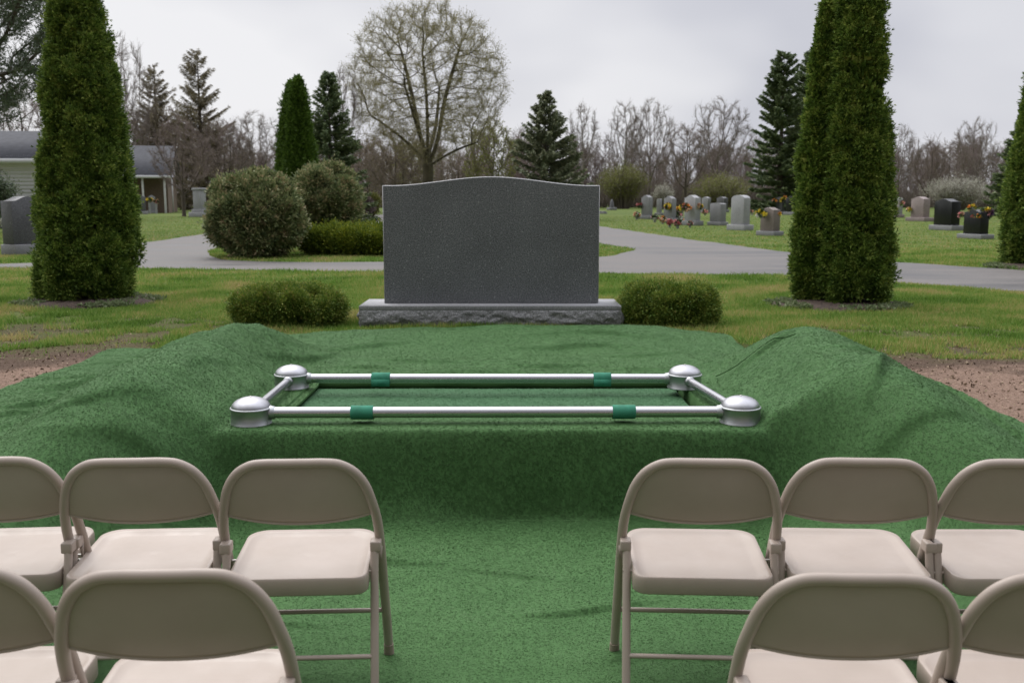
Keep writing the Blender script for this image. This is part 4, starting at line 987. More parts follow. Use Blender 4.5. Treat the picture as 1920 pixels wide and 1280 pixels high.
bush('yew_shrub', 541, 8.5, 206, 535, 'low clipped yew shrub left of the headstone base', 'shrub', M['yew'], 57, 3400, 26, 0.020, 0.44, 3.4, ry=0.36, grp='low yews beside the headstone', up=0.1, lump=0.05, tips=1500, clump=0.026, rough=0.09)
bush('yew_shrub', 1258, 8.5, 176, 531, 'low clipped yew shrub right of the headstone base', 'shrub', M['yew'], 59, 3000, 26, 0.020, 0.44, 3.2, ry=0.34, grp='low yews beside the headstone', up=0.1, lump=0.05, tips=300, clump=0.026, rough=0.09)
bush('small_shrub', 684, 56, 26, 364, 'small dark shrub at the road behind the round bushes', 'shrub', M['twig_purple'], 61, 260, 22, 0.12, 0.5, 2.0, grp='small shrubs beyond the loop road', clump=0.12)
bush('small_shrub', 699, 57, 22, 360, 'small green shrub at the road just left of the headstone top', 'shrub', M['spring'], 62, 220, 20, 0.10, 0.5, 2.0, grp='small shrubs beyond the loop road', clump=0.1)
bush('house_hedge', 10, 40, 70, 371, 'dark clipped hedge below the white house wall', 'hedge', M['hedge'], 63, 900, 18, 0.09, 0.5, 3.0, ry=0.5, clump=0.08)

# -- the big maple in bud
def big_tree():
    y = 62; x = xat(803, y); t = empty('budding_maple', (x, y, 0), 0, 'large spreading maple in pale bud, tallest tree, behind the headstone', 'tree')
    limb, tw, tips, td = bare_tree_mesh(101, 13, 3.7, 5.0, 7.9, 5.0, 5.6, natt=3600, step=0.25, rtip=0.008, rtrunk=0.36, twigs=5, tl=0.55, sides=6, up=0.10, expo=1.75, vn=-0.45, cone=(1.9, 1.35), shell=0.3,
        skel=[(3.1, [(-0.45, 0.2, 4.9), (-0.9, 0.2, 7.2), (-1.6, 0.0, 10.2)]), (3.6, [(0.05, -0.4, 5.2), (0.0, -0.6, 7.4), (-0.2, -0.7, 9.8)]), (3.1, [(0.6, 0.2, 4.6), (1.05, 0.4, 7.0), (2.0, 0.5, 10.2)]),
              (3.3, [(-1.5, -0.5, 4.7), (-3.3, -0.8, 6.0)]), (3.0, [(1.6, -0.3, 3.9), (3.2, -0.4, 4.5)]), (3.7, [(0.4, 1.6, 5.6), (0.6, 2.4, 8.0)]), (3.7, [(-0.5, -1.6, 5.4), (-1.0, -2.8, 7.4)])])
    limb.build('trunk', M['bark_moss'], t, smooth=True); tw.build('twigs', M['twig_olive'], t)
    rg = np.random.RandomState(3); k_ = rg.rand(len(tips)) < 0.5; P = tips[k_]; b = MB()
    V, F = leaf_quads(P, td[k_] + rg.normal(size=P.shape) * 0.6, 0.085, 0.045, rg); b.add(V, F); b.build('crown', M['bud'], t)
big_tree()

# -- spruces
SPR = {}
def spruce(u, y, vtop, hw_px, vb, label, seed, mat, name='spruce_tree', **kw):
    px = px_m(y); H_ = zat(vtop, y); zb = zat(vb, y); Rb = hw_px / px / max(0.05, (1 - zb / H_)) ** kw.get('prof', 1.0)
    t = empty(name, (xat(u, y), y, 0), seed * 1.3, label, 'conifer', 'tall conifers')
    lf, br = spruce_mesh(seed, H_, Rb, **kw); lf.build('crown', mat, t); br.build('trunk', M['bark'], t); return t
spruce(622, 45, 136, 54, 320, 'narrow dark spruce behind the pair of arborvitae', 71, M['spruce'], leaf=0.20, gap=0.22, nb=10, prof=0.85, dens=2.6)
spruce(1021, 50, 168, 66, 335, 'blue-green spruce with a broad cone, just right of the headstone top', 72, M['spruce_blue'], leaf=0.22, gap=0.25, nb=10, prof=0.95, dens=2.6, droop=0.12)
spruce(1460, 70, 98, 56, 330, 'taller dark spruce left of the two-stemmed arborvitae', 73, M['spruce'], leaf=0.30, gap=0.36, nb=9, prof=0.62, irregular=0.25, dens=2.6)
spruce(1507, 72, 97, 50, 330, 'dark spruce half hidden behind the two-stemmed arborvitae', 74, M['spruce'], leaf=0.30, gap=0.36, nb=9, prof=0.60, irregular=0.26, dens=2.4)
spruce(1905, 62, 232, 48, 360, 'dark spruce in the distance beside the right-hand edge arborvitae', 75, M['spruce'], leaf=0.26, gap=0.3, nb=9, prof=0.8, irregular=0.2, dens=2.2)
spruce(301, 96, 122, 46, 300, 'thin brownish conifer rising above the brick house end', 76, M['larch'], leaf=0.38, gap=0.40, nb=8, prof=0.6, irregular=0.4, dens=1.7, droop=0.0, wr=0.13)
spruce(382, 92, 96, 54, 330, 'tall ragged brownish conifer left of the round bushes', 77, M['larch'], leaf=0.38, gap=0.42, nb=8, prof=0.55, irregular=0.42, dens=1.6, droop=0.05, wr=0.13)

# -- bare and budding trees
KINDS = {}
def kind_mesh(key, seed, bark, twig, leaf=None, frac=0.3, lsize=0.12, **kw):
    limb, tw, tips, td = bare_tree_mesh(seed, 12, **kw); t = empty('tmp'); rg = np.random.RandomState(seed)
    a = limb.build('trunk', bark, t, smooth=True); b = tw.build('twigs', twig, t); ch = [a, b]
    if leaf:
        k_ = rg.rand(len(tips)) < frac; P = tips[k_]; m_ = MB(); V, F = leaf_quads(P, td[k_] + rg.normal(size=P.shape) * 0.7, lsize, lsize * 0.55, rg); m_.add(V, F); ch.append(m_.build('crown', leaf, t))
    KINDS[key] = [t, True, kw['cz'] + kw['rzu']]
def place_tree(key, u, y, vtop, wide, rz, name, label, cat='tree', grp=None, base=True):
    src, first, H0 = KINDS[key]; c = src if first else copy_tree(src)
    KINDS[key][1] = False
    H_ = zat(vtop, y); s_ = H_ / H0; c.location = (xat(u, y), y, 0); c.scale = (s_ * wide, s_ * wide, s_); c.rotation_euler = (0, 0, rz); c.name = name; tag(c, label, cat, grp)
    return c
kind_mesh('slim', 201, M['bark_pale'], M['twig'], trunk_top=4.0, rx=2.7, cz=8.2, rzu=4.2, rzd=4.0, natt=520, step=0.36, rtip=0.013, rtrunk=0.19, twigs=6, tl=0.6, up=0.35, expo=1.5)
kind_mesh('broad', 202, M['bark_grey'], M['twig'], trunk_top=2.6, rx=4.0, cz=7.4, rzu=4.8, rzd=4.4, natt=750, step=0.36, rtip=0.013, rtrunk=0.24, twigs=6, tl=0.62, up=0.25, expo=1.5)
kind_mesh('dark', 203, M['bark'], M['twig_purple'], leaf=M['brownbud'], frac=0.25, lsize=0.12, trunk_top=2.2, rx=3.4, cz=6.4, rzu=4.0, rzd=4.2, natt=650, step=0.36, rtip=0.013, rtrunk=0.22, twigs=7, tl=0.62, up=0.2, expo=1.6)
kind_mesh('budding', 204, M['bark'], M['twig'], leaf=M['brownbud'], frac=0.9, lsize=0.14, trunk_top=1.2, rx=3.4, cz=4.6, rzu=3.2, rzd=3.6, natt=700, step=0.34, rtip=0.020, rtrunk=0.16, twigs=4, tl=0.6, up=0.1)
kind_mesh('spring', 205, M['bark'], M['twig'], leaf=M['spring'], frac=0.9, lsize=0.19, trunk_top=1.2, rx=3.0, cz=4.4, rzu=3.4, rzd=3.5, natt=700, step=0.34, rtip=0.018, rtrunk=0.15, twigs=4, tl=0.55, up=0.1)
g1 = 'bare trees at the edge of the far wood'
for a in [('slim', 1092, 108, 195, 0.85, 0.3, 'pale slender bare tree just right of the blue-green spruce'),
          ('slim', 1172, 112, 192, 0.95, 1.9, 'slender bare tree above the big green shrub, first right of the gap'),
          ('broad', 1218, 106, 183, 0.72, 0.8, 'pale bare tree above the flower-decked gravestones, its crown in two parts'),
          ('dark', 1284, 90, 230, 0.95, 0.4, 'dark reddish bare tree standing lower between two pale bare ones'),
          ('broad', 1345, 112, 181, 1.0, 2.4, 'broad pale bare tree left of the two dark spruces'),
          ('slim', 1422, 118, 255, 1.2, 0.9, 'short bare tree at the left foot of the dark spruces'),
          ('broad', 1682, 110, 232, 0.8, 4.0, 'bare tree half hidden by the right side of the two-stemmed arborvitae'),
          ('dark', 1738, 104, 262, 0.9, 2.2, 'reddish bare tree above the pinkish gravestone'),
          ('broad', 1822, 96, 219, 0.85, 5.1, 'grey bare tree standing above the white flowering shrub'),
          ('dark', 1776, 108, 262, 1.0, 3.0, 'reddish bushy bare tree left of the grey one over the white shrub'),
          ('dark', 1868, 112, 285, 1.0, 5.0, 'low reddish bare tree at the far right between spruce and grey tree'),
          ('broad', 482, 92, 207, 1.05, 1.1, 'grey bare tree left of the pair of arborvitae'),
          ('dark', 428, 84, 222, 1.0, 1.5, 'brown bare tree right of the ragged conifer, above the round bush'),
          ('broad', 238, 84, 60, 0.62, 0.2, 'tall bare tree showing behind the right side of the left arborvitae'),
          ('dark', 262, 98, 200, 1.0, 0.7, 'brown bare tree standing behind the brick house end'),
          ('slim', 648, 60, 128, 0.6, 0.5, 'thin bare birch behind the narrow dark spruce'),
          ('dark', 345, 60, 215, 0.95, 5.6, 'thick-trunked bare tree at the right end of the house'),
          ('dark', 40, 62, 150, 1.0, 1.6, 'brown bare tree behind the white house at the left edge')]:
    place_tree(*a[:6], 'bare_tree', a[6], 'tree', g1)
g2 = 'budding trees in the middle distance'
for a in [('budding', 298, 96, 205, 0.9, 1.0, 'russet tree filling in between the two ragged conifers on the left'),
          ('budding', 408, 94, 232, 1.1, 2.5, 'russet tree just right of the taller ragged conifer'),
          ('budding', 352, 100, 190, 0.9, 4.2, 'tall russet tree behind the pale pillar monument'),
          ('budding', 742, 72, 238, 1.0, 0.6, 'russet budding tree under the left side of the big maple'),
          ('budding', 690, 78, 258, 0.95, 2.0, 'russet budding tree right of the narrow dark spruce'),
          ('budding', 862, 84, 285, 1.1, 3.3, 'low russet tree right of the maple trunk'),
          ('spring', 921, 72, 226, 0.82, 0.2, 'yellow-green leafing tree left of the blue-green spruce'),
          ('spring', 776, 90, 268, 0.9, 4.0, 'yellow-green leafing tree directly behind the maple trunk')]:
    place_tree(*a[:6], 'budding_tree', a[6], 'tree', g2)

# -- the leaning pine at the left edge
def pine():
    y = 31; t = empty('pine_tree', (xat(-28, y), y, 0), 0, 'pine with a dark crooked trunk in the upper left corner', 'conifer')
    rg = np.random.RandomState(5)
    def ins(p):
        return ((p[:, 0] - 0.3) ** 2 / 3.2 ** 2 + p[:, 1] ** 2 / 2.4 ** 2 + ((p[:, 2] - 6.6) / 3.4) ** 2 < 1) & (vnoise(p[:, 0] * 1.2, p[:, 2] * 1.6 + p[:, 1]) > -0.22)
    tr = [(0.0 + 0.10 * z + 0.12 * math.sin(z * 0.9), 0, z) for z in np.arange(0, 5.2, 0.26)]
    pos, par = grow(9, tr, ins, ((-3, -2.6, 3), (3.6, 2.6, 10)), 900, 0.24, 0.4, 3.5, 90, 0.03)
    r_, tip = tree_arrays(pos, par, 0.012, 0.19); i = np.arange(1, len(pos)); m_ = MB(); seg_mesh(m_, pos[par[i]], pos[i], r_[par[i]], r_[i], 5); m_.build('trunk', M['bark'], t, smooth=True)
    thin = i[r_[i] < 0.03]; b0 = np.repeat(thin, 46); n = len(b0); P = pos[b0] + rg.normal(size=(n, 3)) * 0.10; f = MB()
    V, F = leaf_quads(P, unit(pos[b0] - pos[par[b0]]) * 0.8 + rg.normal(size=(n, 3)) * 0.7, 0.19, 0.032, rg); f.add(V, F); f.build('crown', M['pine'], t)
pine()

# -- shrubs before the wood
def airy_shrub(u, y, w_px, vtop, mat, label, seed, name='leafing_shrub', leaf=0.16, n_st=150, grp='shrubs along the edge of the far wood', per=22):
    x = xat(u, y); H_ = zat(vtop, y); rx = w_px / 2 / px_m(y); rg = np.random.RandomState(seed); t = empty(name, (x, y, 0), 0, label, 'shrub', grp)
    st = MB(); A, B, ra, rb = [], [], [], []; tips = []
    for k_ in range(n_st):
        a = rg.rand() * 2 * PI; sp = rg.rand() ** 0.6; e = np.array([math.cos(a) * sp * rx, math.sin(a) * sp * rx, H_ * (0.55 + 0.45 * math.sqrt(max(0, 1 - sp ** 2))) * (0.75 + 0.25 * rg.rand())]); p = np.array([math.cos(a) * 0.25 * rx * sp, math.sin(a) * 0.25 * rx * sp, 0]); m_ = 6
        prev = p
        for j in range(1, m_ + 1):
            q = p + (e - p) * (j / m_) + rg.normal(size=3) * 0.10 * rx * 0.3 + np.array([0, 0, H_ * 0.12 * math.sin(PI * j / m_)]); A.append(prev); B.append(q); ra.append(0.03 * (1 - (j - 1) / m_) + 0.008); rb.append(0.03 * (1 - j / m_) + 0.008); prev = q
            for _ in range(2 if j > 1 else 0):
                s2 = q + rg.normal(size=3) * rx * 0.13 + [0, 0, 0.15]; A.append(q); B.append(s2); ra.append(0.010); rb.append(0.006); tips.append(s2)
                tips.append((q + s2) / 2)
    seg_mesh(st, A, B, ra, rb, 3); st.build('stems', M['twig'], t)
    T = np.array(tips); idx = np.repeat(np.arange(len(T)), per // 2); n = len(idx); P = T[idx] + rg.normal(size=(n, 3)) * 0.16; P[:, 2] = np.maximum(P[:, 2], 0.05)
    m_ = MB(); V, F = leaf_quads(P, rg.normal(size=(n, 3)) + [0, 0, 0.4], leaf * (0.6 + 0.8 * rg.rand(n)), leaf * 0.4, rg); m_.add(V, F); m_.build('crown', mat, t); return t
airy_shrub(1168, 104, 100, 312, M['spring'], 'large yellow-green shrub just right of the headstone top', 301, per=8)
airy_shrub(1345, 100, 118, 332, M['spring'], 'wide yellow-green shrub behind the gravestones, left of the dark spruces', 302, per=7)
airy_shrub(1243, 98, 40, 350, M['blossom'], 'small pale shrub behind the flower-decked gravestones', 304, leaf=0.12, per=6, n_st=70)
airy_shrub(1792, 92, 112, 338, M['blossom'], 'white flowering shrub behind the black gravestones', 303, 'flowering_shrub', leaf=0.13, per=10)
airy_shrub(-4, 36, 56, 336, M['pine'], 'bushy grey-green shrub before the white house wall', 305, leaf=0.10, per=10, n_st=70, grp=None)

# -- the far wood: one mass of bare trunks and twigs
def far_wood():
    rg = np.random.RandomState(77); var = []
    for v_ in range(7):
        A, B, ra, rb = [], [], [], []
        H_ = 8.5; nb_ = 46
        tr = [np.array([0.05 * math.sin(z + v_), 0.05 * math.cos(z * 1.3), z]) for z in np.linspace(0, H_ * 0.85, 9)]
        for i in range(8): A.append(tr[i]); B.append(tr[i + 1]); ra.append(0.11 * (1 - i / 9)); rb.append(0.11 * (1 - (i + 1) / 9))
        for k_ in range(nb_):
            z = H_ * (0.10 + 0.74 * rg.rand()); p = np.array([0, 0, z]); a = rg.rand() * 2 * PI; l_ = 1.9 * (1 - 0.45 * z / H_) * (0.6 + 0.6 * rg.rand()); d = unit(np.array([math.cos(a), math.sin(a), 0.9 + 0.5 * rg.rand()]))
            q = p
            for j in range(3):
                d = unit(d + rg.normal(size=3) * 0.2 + [0, 0, 0.15]); q2 = q + d * l_ / 3; A.append(q); B.append(q2); ra.append(0.035 - 0.008 * j); rb.append(0.027 - 0.008 * j)
                for _ in range(3):
                    d2 = unit(d + rg.normal(size=3) * 0.6); A.append(q2); B.append(q2 + d2 * (0.45 + 0.5 * rg.rand())); ra.append(0.018); rb.append(0.009)
                q = q2
        m_ = MB(); seg_mesh(m_, A, B, ra, rb, 3); var.append(m_)
    w_ = MB()
    for k_ in range(430):
        yy = 118 + 45 * rg.rand() ** 1.3; xx = (rg.rand() - 0.5) * 1.16 * yy; a = rg.rand() * 2 * PI; s_ = (0.72 + 0.42 * rg.rand()) * (0.92 + 0.25 * float(vnoise(xx * 0.05, 3.3)) * 1.6); c_, n_ = math.cos(a) * s_, math.sin(a) * s_
        w_.merge(var[rg.randint(7)], [[c_, -n_, 0], [n_, c_, 0], [0, 0, s_]], (xx, yy, 0))
    o = w_.build('far_wood', M['twig_purple']); tag(o, 'greyish brown bare wood forming the skyline behind the cemetery', 'wood', None, 'stuff')
    # brushwood along its foot
    b = MB(); A, B = [], []; n = 60000; yy = 114 + 12 * rg.rand(n); xx = (rg.rand(n) - 0.5) * 1.2 * yy; h_ = (1.0 + 2.6 * rg.rand(n)) * (0.8 + 0.6 * vnoise(xx * 0.12, yy * 0.1))
    P = np.stack([xx, yy, rg.rand(n) * 0.6 * h_], 1); Q = P + np.stack([rg.normal(size=n) * 0.5, rg.normal(size=n) * 0.5, h_ * 0.6], 1); seg_mesh(b, P, Q, np.full(n, 0.030), np.full(n, 0.012), 3)
    o = b.build('brushwood', M['twig']); tag(o, 'tangled brown brushwood along the foot of the far wood', 'brushwood', None, 'stuff')
far_wood()

# ------------------------------------------------------------------ houses
M['siding'] = simple('white_siding', (0.78, 0.73, 0.90), 0.6, var=0.03)
M['roof'] = simple('grey_shingles', (0.052, 0.054, 0.062), 0.9, var=0.2, scale=4, bmp=0.5, bscale=8)
M['trim'] = simple('white_trim', (0.62, 0.62, 0.62), 0.5, var=0.04)
M['brick'] = simple('tan_brick', (0.16, 0.115, 0.085), 0.9, var=0.3, scale=14)
M['glass'] = simple('dark_glass', (0.03, 0.035, 0.04), 0.1)
def house(name, loc, rz, w_, d_, eave, ridge, wall, label, lap=True, porch=False, wins=()):
    t = empty(name, loc, rz, label, 'house', 'houses at the left edge of the cemetery')
    x0, x1 = -w_, 0.0; m_ = MB()
    poly = [(0, 0), (d_, 0), (d_, eave), (d_ / 2, ridge), (0, eave)]
    for x in (x0, x1): m_.add([(x, q, z) for q, z in poly], [(0, 1, 2, 3, 4)])
    m_.add([(x0, d_, 0), (x1, d_, 0), (x1, d_, eave), (x0, d_, eave)], [(0, 1, 2, 3)])
    if lap:
        nl = int(eave / 0.16)
        for k_ in range(nl):
            z = k_ * eave / nl; z1 = z + eave / nl; m_.add([(x0, -0.035, z), (x1, -0.035, z), (x1, -0.002, z1), (x0, -0.002, z1), (x0, 0, z), (x1, 0, z)], [(0, 1, 2, 3), (0, 4, 5, 1)])
            m_.add([(0.035, 0, z), (0.035, d_, z), (0.002, d_, z1), (0.002, 0, z1)], [(0, 1, 2, 3)])
    else: m_.add([(x0, 0, 0), (x1, 0, 0), (x1, 0, eave), (x0, 0, eave)], [(0, 1, 2, 3)])
    m_.build('wall', wall, t)
    r_ = MB(); ov = 1.5 if porch else 0.45; sl = (ridge - eave) / (d_ / 2); f0, f1 = -ov, d_ + 0.45; th = 0.12
    for (ya, za), (yb, zb) in (((f0, eave - ov * sl * (0.25 if porch else 1)), (d_ / 2, ridge)), ((d_ / 2, ridge), (f1, eave - 0.45 * sl))):
        r_.add([(x0 - .4, ya, za), (x1 + .4, ya, za), (x1 + .4, yb, zb), (x0 - .4, yb, zb), (x0 - .4, ya, za - th), (x1 + .4, ya, za - th), (x1 + .4, yb, zb - th), (x0 - .4, yb, zb - th)],
               [(0, 1, 2, 3), (7, 6, 5, 4), (0, 4, 5, 1), (2, 6, 7, 3), (1, 5, 6, 2), (0, 3, 7, 4)])
    ro = r_.build('roof', M['roof'], t); MB().box(((x0 + x1) / 2, f0 - 0.03, eave - ov * sl * (0.25 if porch else 1) - 0.08), (w_ + .8, 0.05, 0.2)).build('fascia', M['trim'], ro)
    for (wx_, wz, ww, wh) in wins:
        f_ = MB(); f_.box((wx_, -0.05, wz), (ww + .16, 0.06, wh + .16)); fo = f_.build('window', M['trim'], t); MB().box((wx_, -0.085, wz), (ww, 0.02, wh)).build('pane', M['glass'], fo)
        MB().box((wx_, -0.10, wz), (0.04, 0.015, wh)).build('glazing_bar', M['trim'], fo)
    if porch:
        g_ = MB(); g_.add([(0.02, -1.4, eave - 0.35), (0.02, d_, eave - .1), (0.02, d_ / 2, ridge - .1)], [(0, 1, 2)]); g_.build('gable_panel', M['siding'], t)
        for px_ in (-0.1, -1.6, -5.5, -9): MB().box((px_, -1.3, (eave - .35) / 2), (0.14, 0.14, eave - .35)).build('post', M['trim'], t, bevel=0.01)
        MB().box((0.0, d_ * 0.45, (eave) / 2 - .1), (0.16, 0.16, eave - .2)).build('corner_board', M['trim'], t)
    return t
ya = 45.0; house('white_house', (xat(110, ya), ya, 0), R(2), 16, 8, zat(299, ya) + 0.15, zat(246, ya + 4), M['siding'], 'white house with lap siding and a grey roof at the left edge', wins=((-9, 1.6, 1.1, 1.3), (-3.0, 1.6, 1.0, 1.3)))
yb = 73.0; house('brick_house', (xat(303, yb), yb + 1.5, 0), R(14), 17, 8, zat(328, yb) + 0.15, zat(272, yb + 4), M['brick'], 'low brown brick house with a grey roof and porch right of the left arborvitae', lap=False, porch=True, wins=((-3, 1.5, 1.2, 1.2), (-7, 1.5, 1.2, 1.2)))

# ------------------------------------------------------------------ gravestones
def stone_shape(w_, d_, h_, top='serpentine'):
    n = 24; t = np.linspace(-1, 1, n)
    if top == 'flat': f = np.ones(n) - 0.05 * np.abs(t) ** 6
    elif top == 'arch': f = 0.86 + 0.14 * np.sqrt(np.clip(1 - t ** 2 * 0.95, 0, 1))
    else: f = 0.90 + 0.10 * (1 - smooth01(0.0, 0.9, np.abs(t)))
    P = [(-w_ / 2, 0), (w_ / 2, 0)] + [(a * w_ / 2, h_ * b) for a, b in zip(t, f)][::-1]
    return P
def gravestone(uc, vtop, vbase, fw, mat, bmat, label, top='serpentine', psi=50, bu=None, bfrac=0.16, w_over=None, grp='granite gravestones on the right lawn', inscr=True):
    x, y = at(uc, vbase, 0); y += 0.25; px = px_m(y); H_ = zat(vtop, y); W = fw / px; a = R(psi); w_ = w_over or W / (abs(math.cos(a)) + 0.42 * abs(math.sin(a))); d_ = max(0.18, 0.42 * w_); hb_ = max(0.10, H_ * bfrac)
    va = math.atan2(xat(uc, y), y); t = empty('gravestone', (xat(uc, y), y, 0), -(a + va), label, 'gravestone', grp)
    bw_ = bu / px / (abs(math.cos(a)) + 0.5 * abs(math.sin(a))) if bu else w_ * 1.35
    MB().box((0, 0, hb_ / 2), (bw_, max(bw_ * 0.45, d_ + 0.12), hb_)).build('base', bmat, t, bevel=0.01)
    m_ = MB().prism([(p, z + hb_ + 0.003) for p, z in stone_shape(w_, d_, H_ - hb_, top)], -d_ / 2, d_ / 2); m_.build('die', mat, t, bevel=0.006)
    return t, x, y, H_, w_, d_, a
GS = M
right = [
 (1213, 366, 411, 21, 'stone_grey', 'stone_grey', 'grey gravestone at the left end of the flower-decked row', 'serpentine', 34),
 (1236, 373, 404, 9, 'stone_grey', 'stone_grey', 'thin grey gravestone second from the left in the flower-decked row', 'flat', 18),
 (1256, 368, 417, 23, 'stone_grey', 'stone_grey', 'grey gravestone with yellow flowers left of the paired orange bouquets', 'serpentine', 36),
 (1298, 366, 423, 30, 'stone_pale', 'stone_grey', 'pale gravestone carrying two orange bouquets on its shoulders', 'serpentine', 44),
 (1324, 369, 399, 17, 'stone_grey', 'stone_grey', 'distant grey gravestone behind the flat-topped one', 'serpentine', 24),
 (1354, 369, 398, 21, 'stone_dark', 'stone_grey', 'distant black gravestone half behind the flat-topped one', 'serpentine', 28),
 (1346, 381, 423, 30, 'stone_grey', 'stone_grey', 'low flat-topped grey gravestone left of the tall pale one', 'flat', 40),
 (1388, 366, 432, 35, 'stone_pale', 'stone_pale', 'tall pale grey gravestone with a rounded top, nearest the road bend', 'arch', 52),
 (1444, 389, 442, 36, 'stone_brown', 'stone_grey', 'low brown gravestone with yellow flowers on its left shoulder', 'serpentine', 53),
 (1463, 369, 402, 16, 'stone_dark', 'stone_grey', 'dark gravestone with orange flowers beside the black one by the spruces', 'serpentine', 26),
 (1485, 368, 403, 24, 'stone_black', 'stone_grey', 'black gravestone just left of the two-stemmed arborvitae', 'serpentine', 34),
 (1682, 371, 408, 19, 'stone_pale', 'stone_pink', 'pale gravestone half hidden by the right side of the arborvitae', 'flat', 28),
 (1725, 369, 415, 33, 'stone_pink', 'stone_pink', 'pinkish grey gravestone left of the larger black one', 'serpentine', 53),
 (1775, 373, 432, 45, 'stone_black', 'stone_grey', 'larger black gravestone without flowers, on a grey base', 'serpentine', 64),
 (1830, 393, 448, 43, 'stone_black', 'stone_grey', 'smaller black gravestone with yellow flowers on its top', 'serpentine', 67),
 (1129, 369, 386, 10, 'stone_dark', 'stone_grey', 'distant dark gravestone at the right edge of the headstone', 'flat', 14),
]
SG = {}
for i, q in enumerate(right):
    SG[i] = gravestone(q[0], q[1], q[2], q[3], GS[q[4]], GS[q[5]], q[6], q[7], 50, q[8])
for i, (u, vt, vb_, fw) in enumerate([(1187, 381, 388, 16), (1130, 396, 401, 14), (1169, 380, 387, 7)]):
    gravestone(u, vt, vb_, fw, GS['stone_pale' if i != 1 else 'stone_grey'], GS['stone_grey'], ['low pale grave marker left of the flower-decked row, in the distance', 'flat grey grave marker close to the right edge of the headstone', 'tiny white grave marker before the far wood'][i], 'flat', 50, fw + 3, bfrac=0.4)
# small obelisk
x, y = at(1147, 394, 0); ob = empty('obelisk', (x, y, 0), 0.4, 'small dark obelisk on the far lawn right of the headstone', 'obelisk')
MB().box((0, 0, 0.12), (0.7, 0.7, 0.24)).build('base', M['stone_grey'], ob, bevel=0.02)
m_ = MB().tube([(0, 0, 0.24), (0, 0, 0.85), (0, 0, 1.0)], [0.26, 0.15, 0.01], 4); m_.build('shaft', M['stone_dark'], ob)
gl = 'granite gravestones on the left lawn'
gravestone(46, 368, 478, 58, GS['stone_dark'], GS['stone_grey'], 'large dark gravestone with a rounded top at the left edge of the photo', 'serpentine', -38, 80, bfrac=0.18, w_over=0.72, grp=gl)
gravestone(262, 366, 402, 22, GS['stone_dark'], GS['stone_grey'], 'dark gravestone beside the right flank of the left arborvitae', 'serpentine', -35, 30, grp=gl)
gravestone(285, 366, 400, 13, GS['stone_grey'], GS['stone_grey'], 'middle of the three small gravestones right of the left arborvitae', 'serpentine', -35, 20, grp=gl)
gravestone(304, 367, 399, 17, GS['stone_grey'], GS['stone_grey'], 'right one of the three small gravestones beside the left arborvitae', 'flat', -35, 24, grp=gl)
# pillar monument
x, y = at(375, 407, 0); y += 0.4; pl = empty('pillar_monument', (xat(375, y), y, 0), R(-20), 'pale square pillar monument on a stepped base left of the round bush', 'monument'); k_ = px_m(y)
MB().box((0, 0, 0.14), (30 / k_, 30 / k_, 0.28)).build('base', M['stone_pale'], pl, bevel=0.02)
MB().box((0, 0, 0.36), (22 / k_, 22 / k_, 0.155)).build('plinth', M['stone_pale'], pl, bevel=0.02)
H_ = zat(353, y); MB().box((0, 0, (0.44 + H_ - .12) / 2), (17 / k_, 17 / k_, H_ - .12 - 0.44)).build('shaft', M['stone_pale'], pl, bevel=0.02)
MB().box((0, 0, H_ - .05), (20 / k_, 20 / k_, 0.135)).build('cap', M['stone_pale'], pl, bevel=0.03)

# -- flowers
FC = {'yellow': (0.95, 0.70, 0.08), 'orange': (0.95, 0.36, 0.07), 'pink': (0.85, 0.40, 0.42), 'white': (0.85, 0.83, 0.78), 'red': (0.55, 0.16, 0.16), 'purple': (0.12, 0.05, 0.14), 'peach': (0.95, 0.58, 0.40), 'violet': (0.32, 0.30, 0.55)}
FM = {k_: simple(k_ + '_petals', v, 0.7, var=0.2) for k_, v in FC.items()}
M['fleaf'] = simple('bouquet_leaves', (0.05, 0.09, 0.03), 0.7, var=0.3)
def bouquet(u, v, y, size_px, cols, label, seed, name='bouquet', vase=False, on_ground=False):
    k_ = px_m(y); r_ = size_px * 0.66 / k_; z = max(zat(v, y), r_ * 0.6); rg = np.random.RandomState(seed); t = empty(name, (xat(u, y), y, z), rg.rand() * 3, label, 'flowers', 'flowers on the graves')
    lf = MB(); n = 70; d = unit(rg.normal(size=(n, 3))); V, F = leaf_quads(d * r_ * 0.3, d + [0, 0, 0.3], r_ * 0.9, r_ * 0.35, rg); lf.add(V, F); lf.build('leaves', M['fleaf'], t)
    for i in range(9):
        dd_ = unit(rg.normal(size=3) + [0, 0, 0.5]); c = dd_ * r_ * (0.55 + 0.35 * rg.rand()) * [1.15, 1.0, 0.75]; m_ = MB(); n = 14
        a = np.linspace(0, 2 * PI, n, endpoint=False) ; u1 = unit(np.cross(dd_, [0.3, 0.2, 1])); u2 = np.cross(dd_, u1)
        D = u1 * np.cos(a)[:, None] + u2 * np.sin(a)[:, None] + dd_ * (0.2 + 0.8 * (np.arange(n) % 2))[:, None]; V, F = leaf_quads(np.repeat(c[None], n, 0), D, r_ * 0.55, r_ * 0.38, rg); m_.add(V, F); m_.build('blossom', FM[cols[i % len(cols)]], t)
    if vase:
        MB().lathe([(r_ * .3, -z + 0.002), (r_ * .35, -z * .5), (r_ * .5, -r_ * .1)], 12).build('vase', M['stone_pale'], t, smooth=True)
    return t
def sy(i): return SG[i][2]
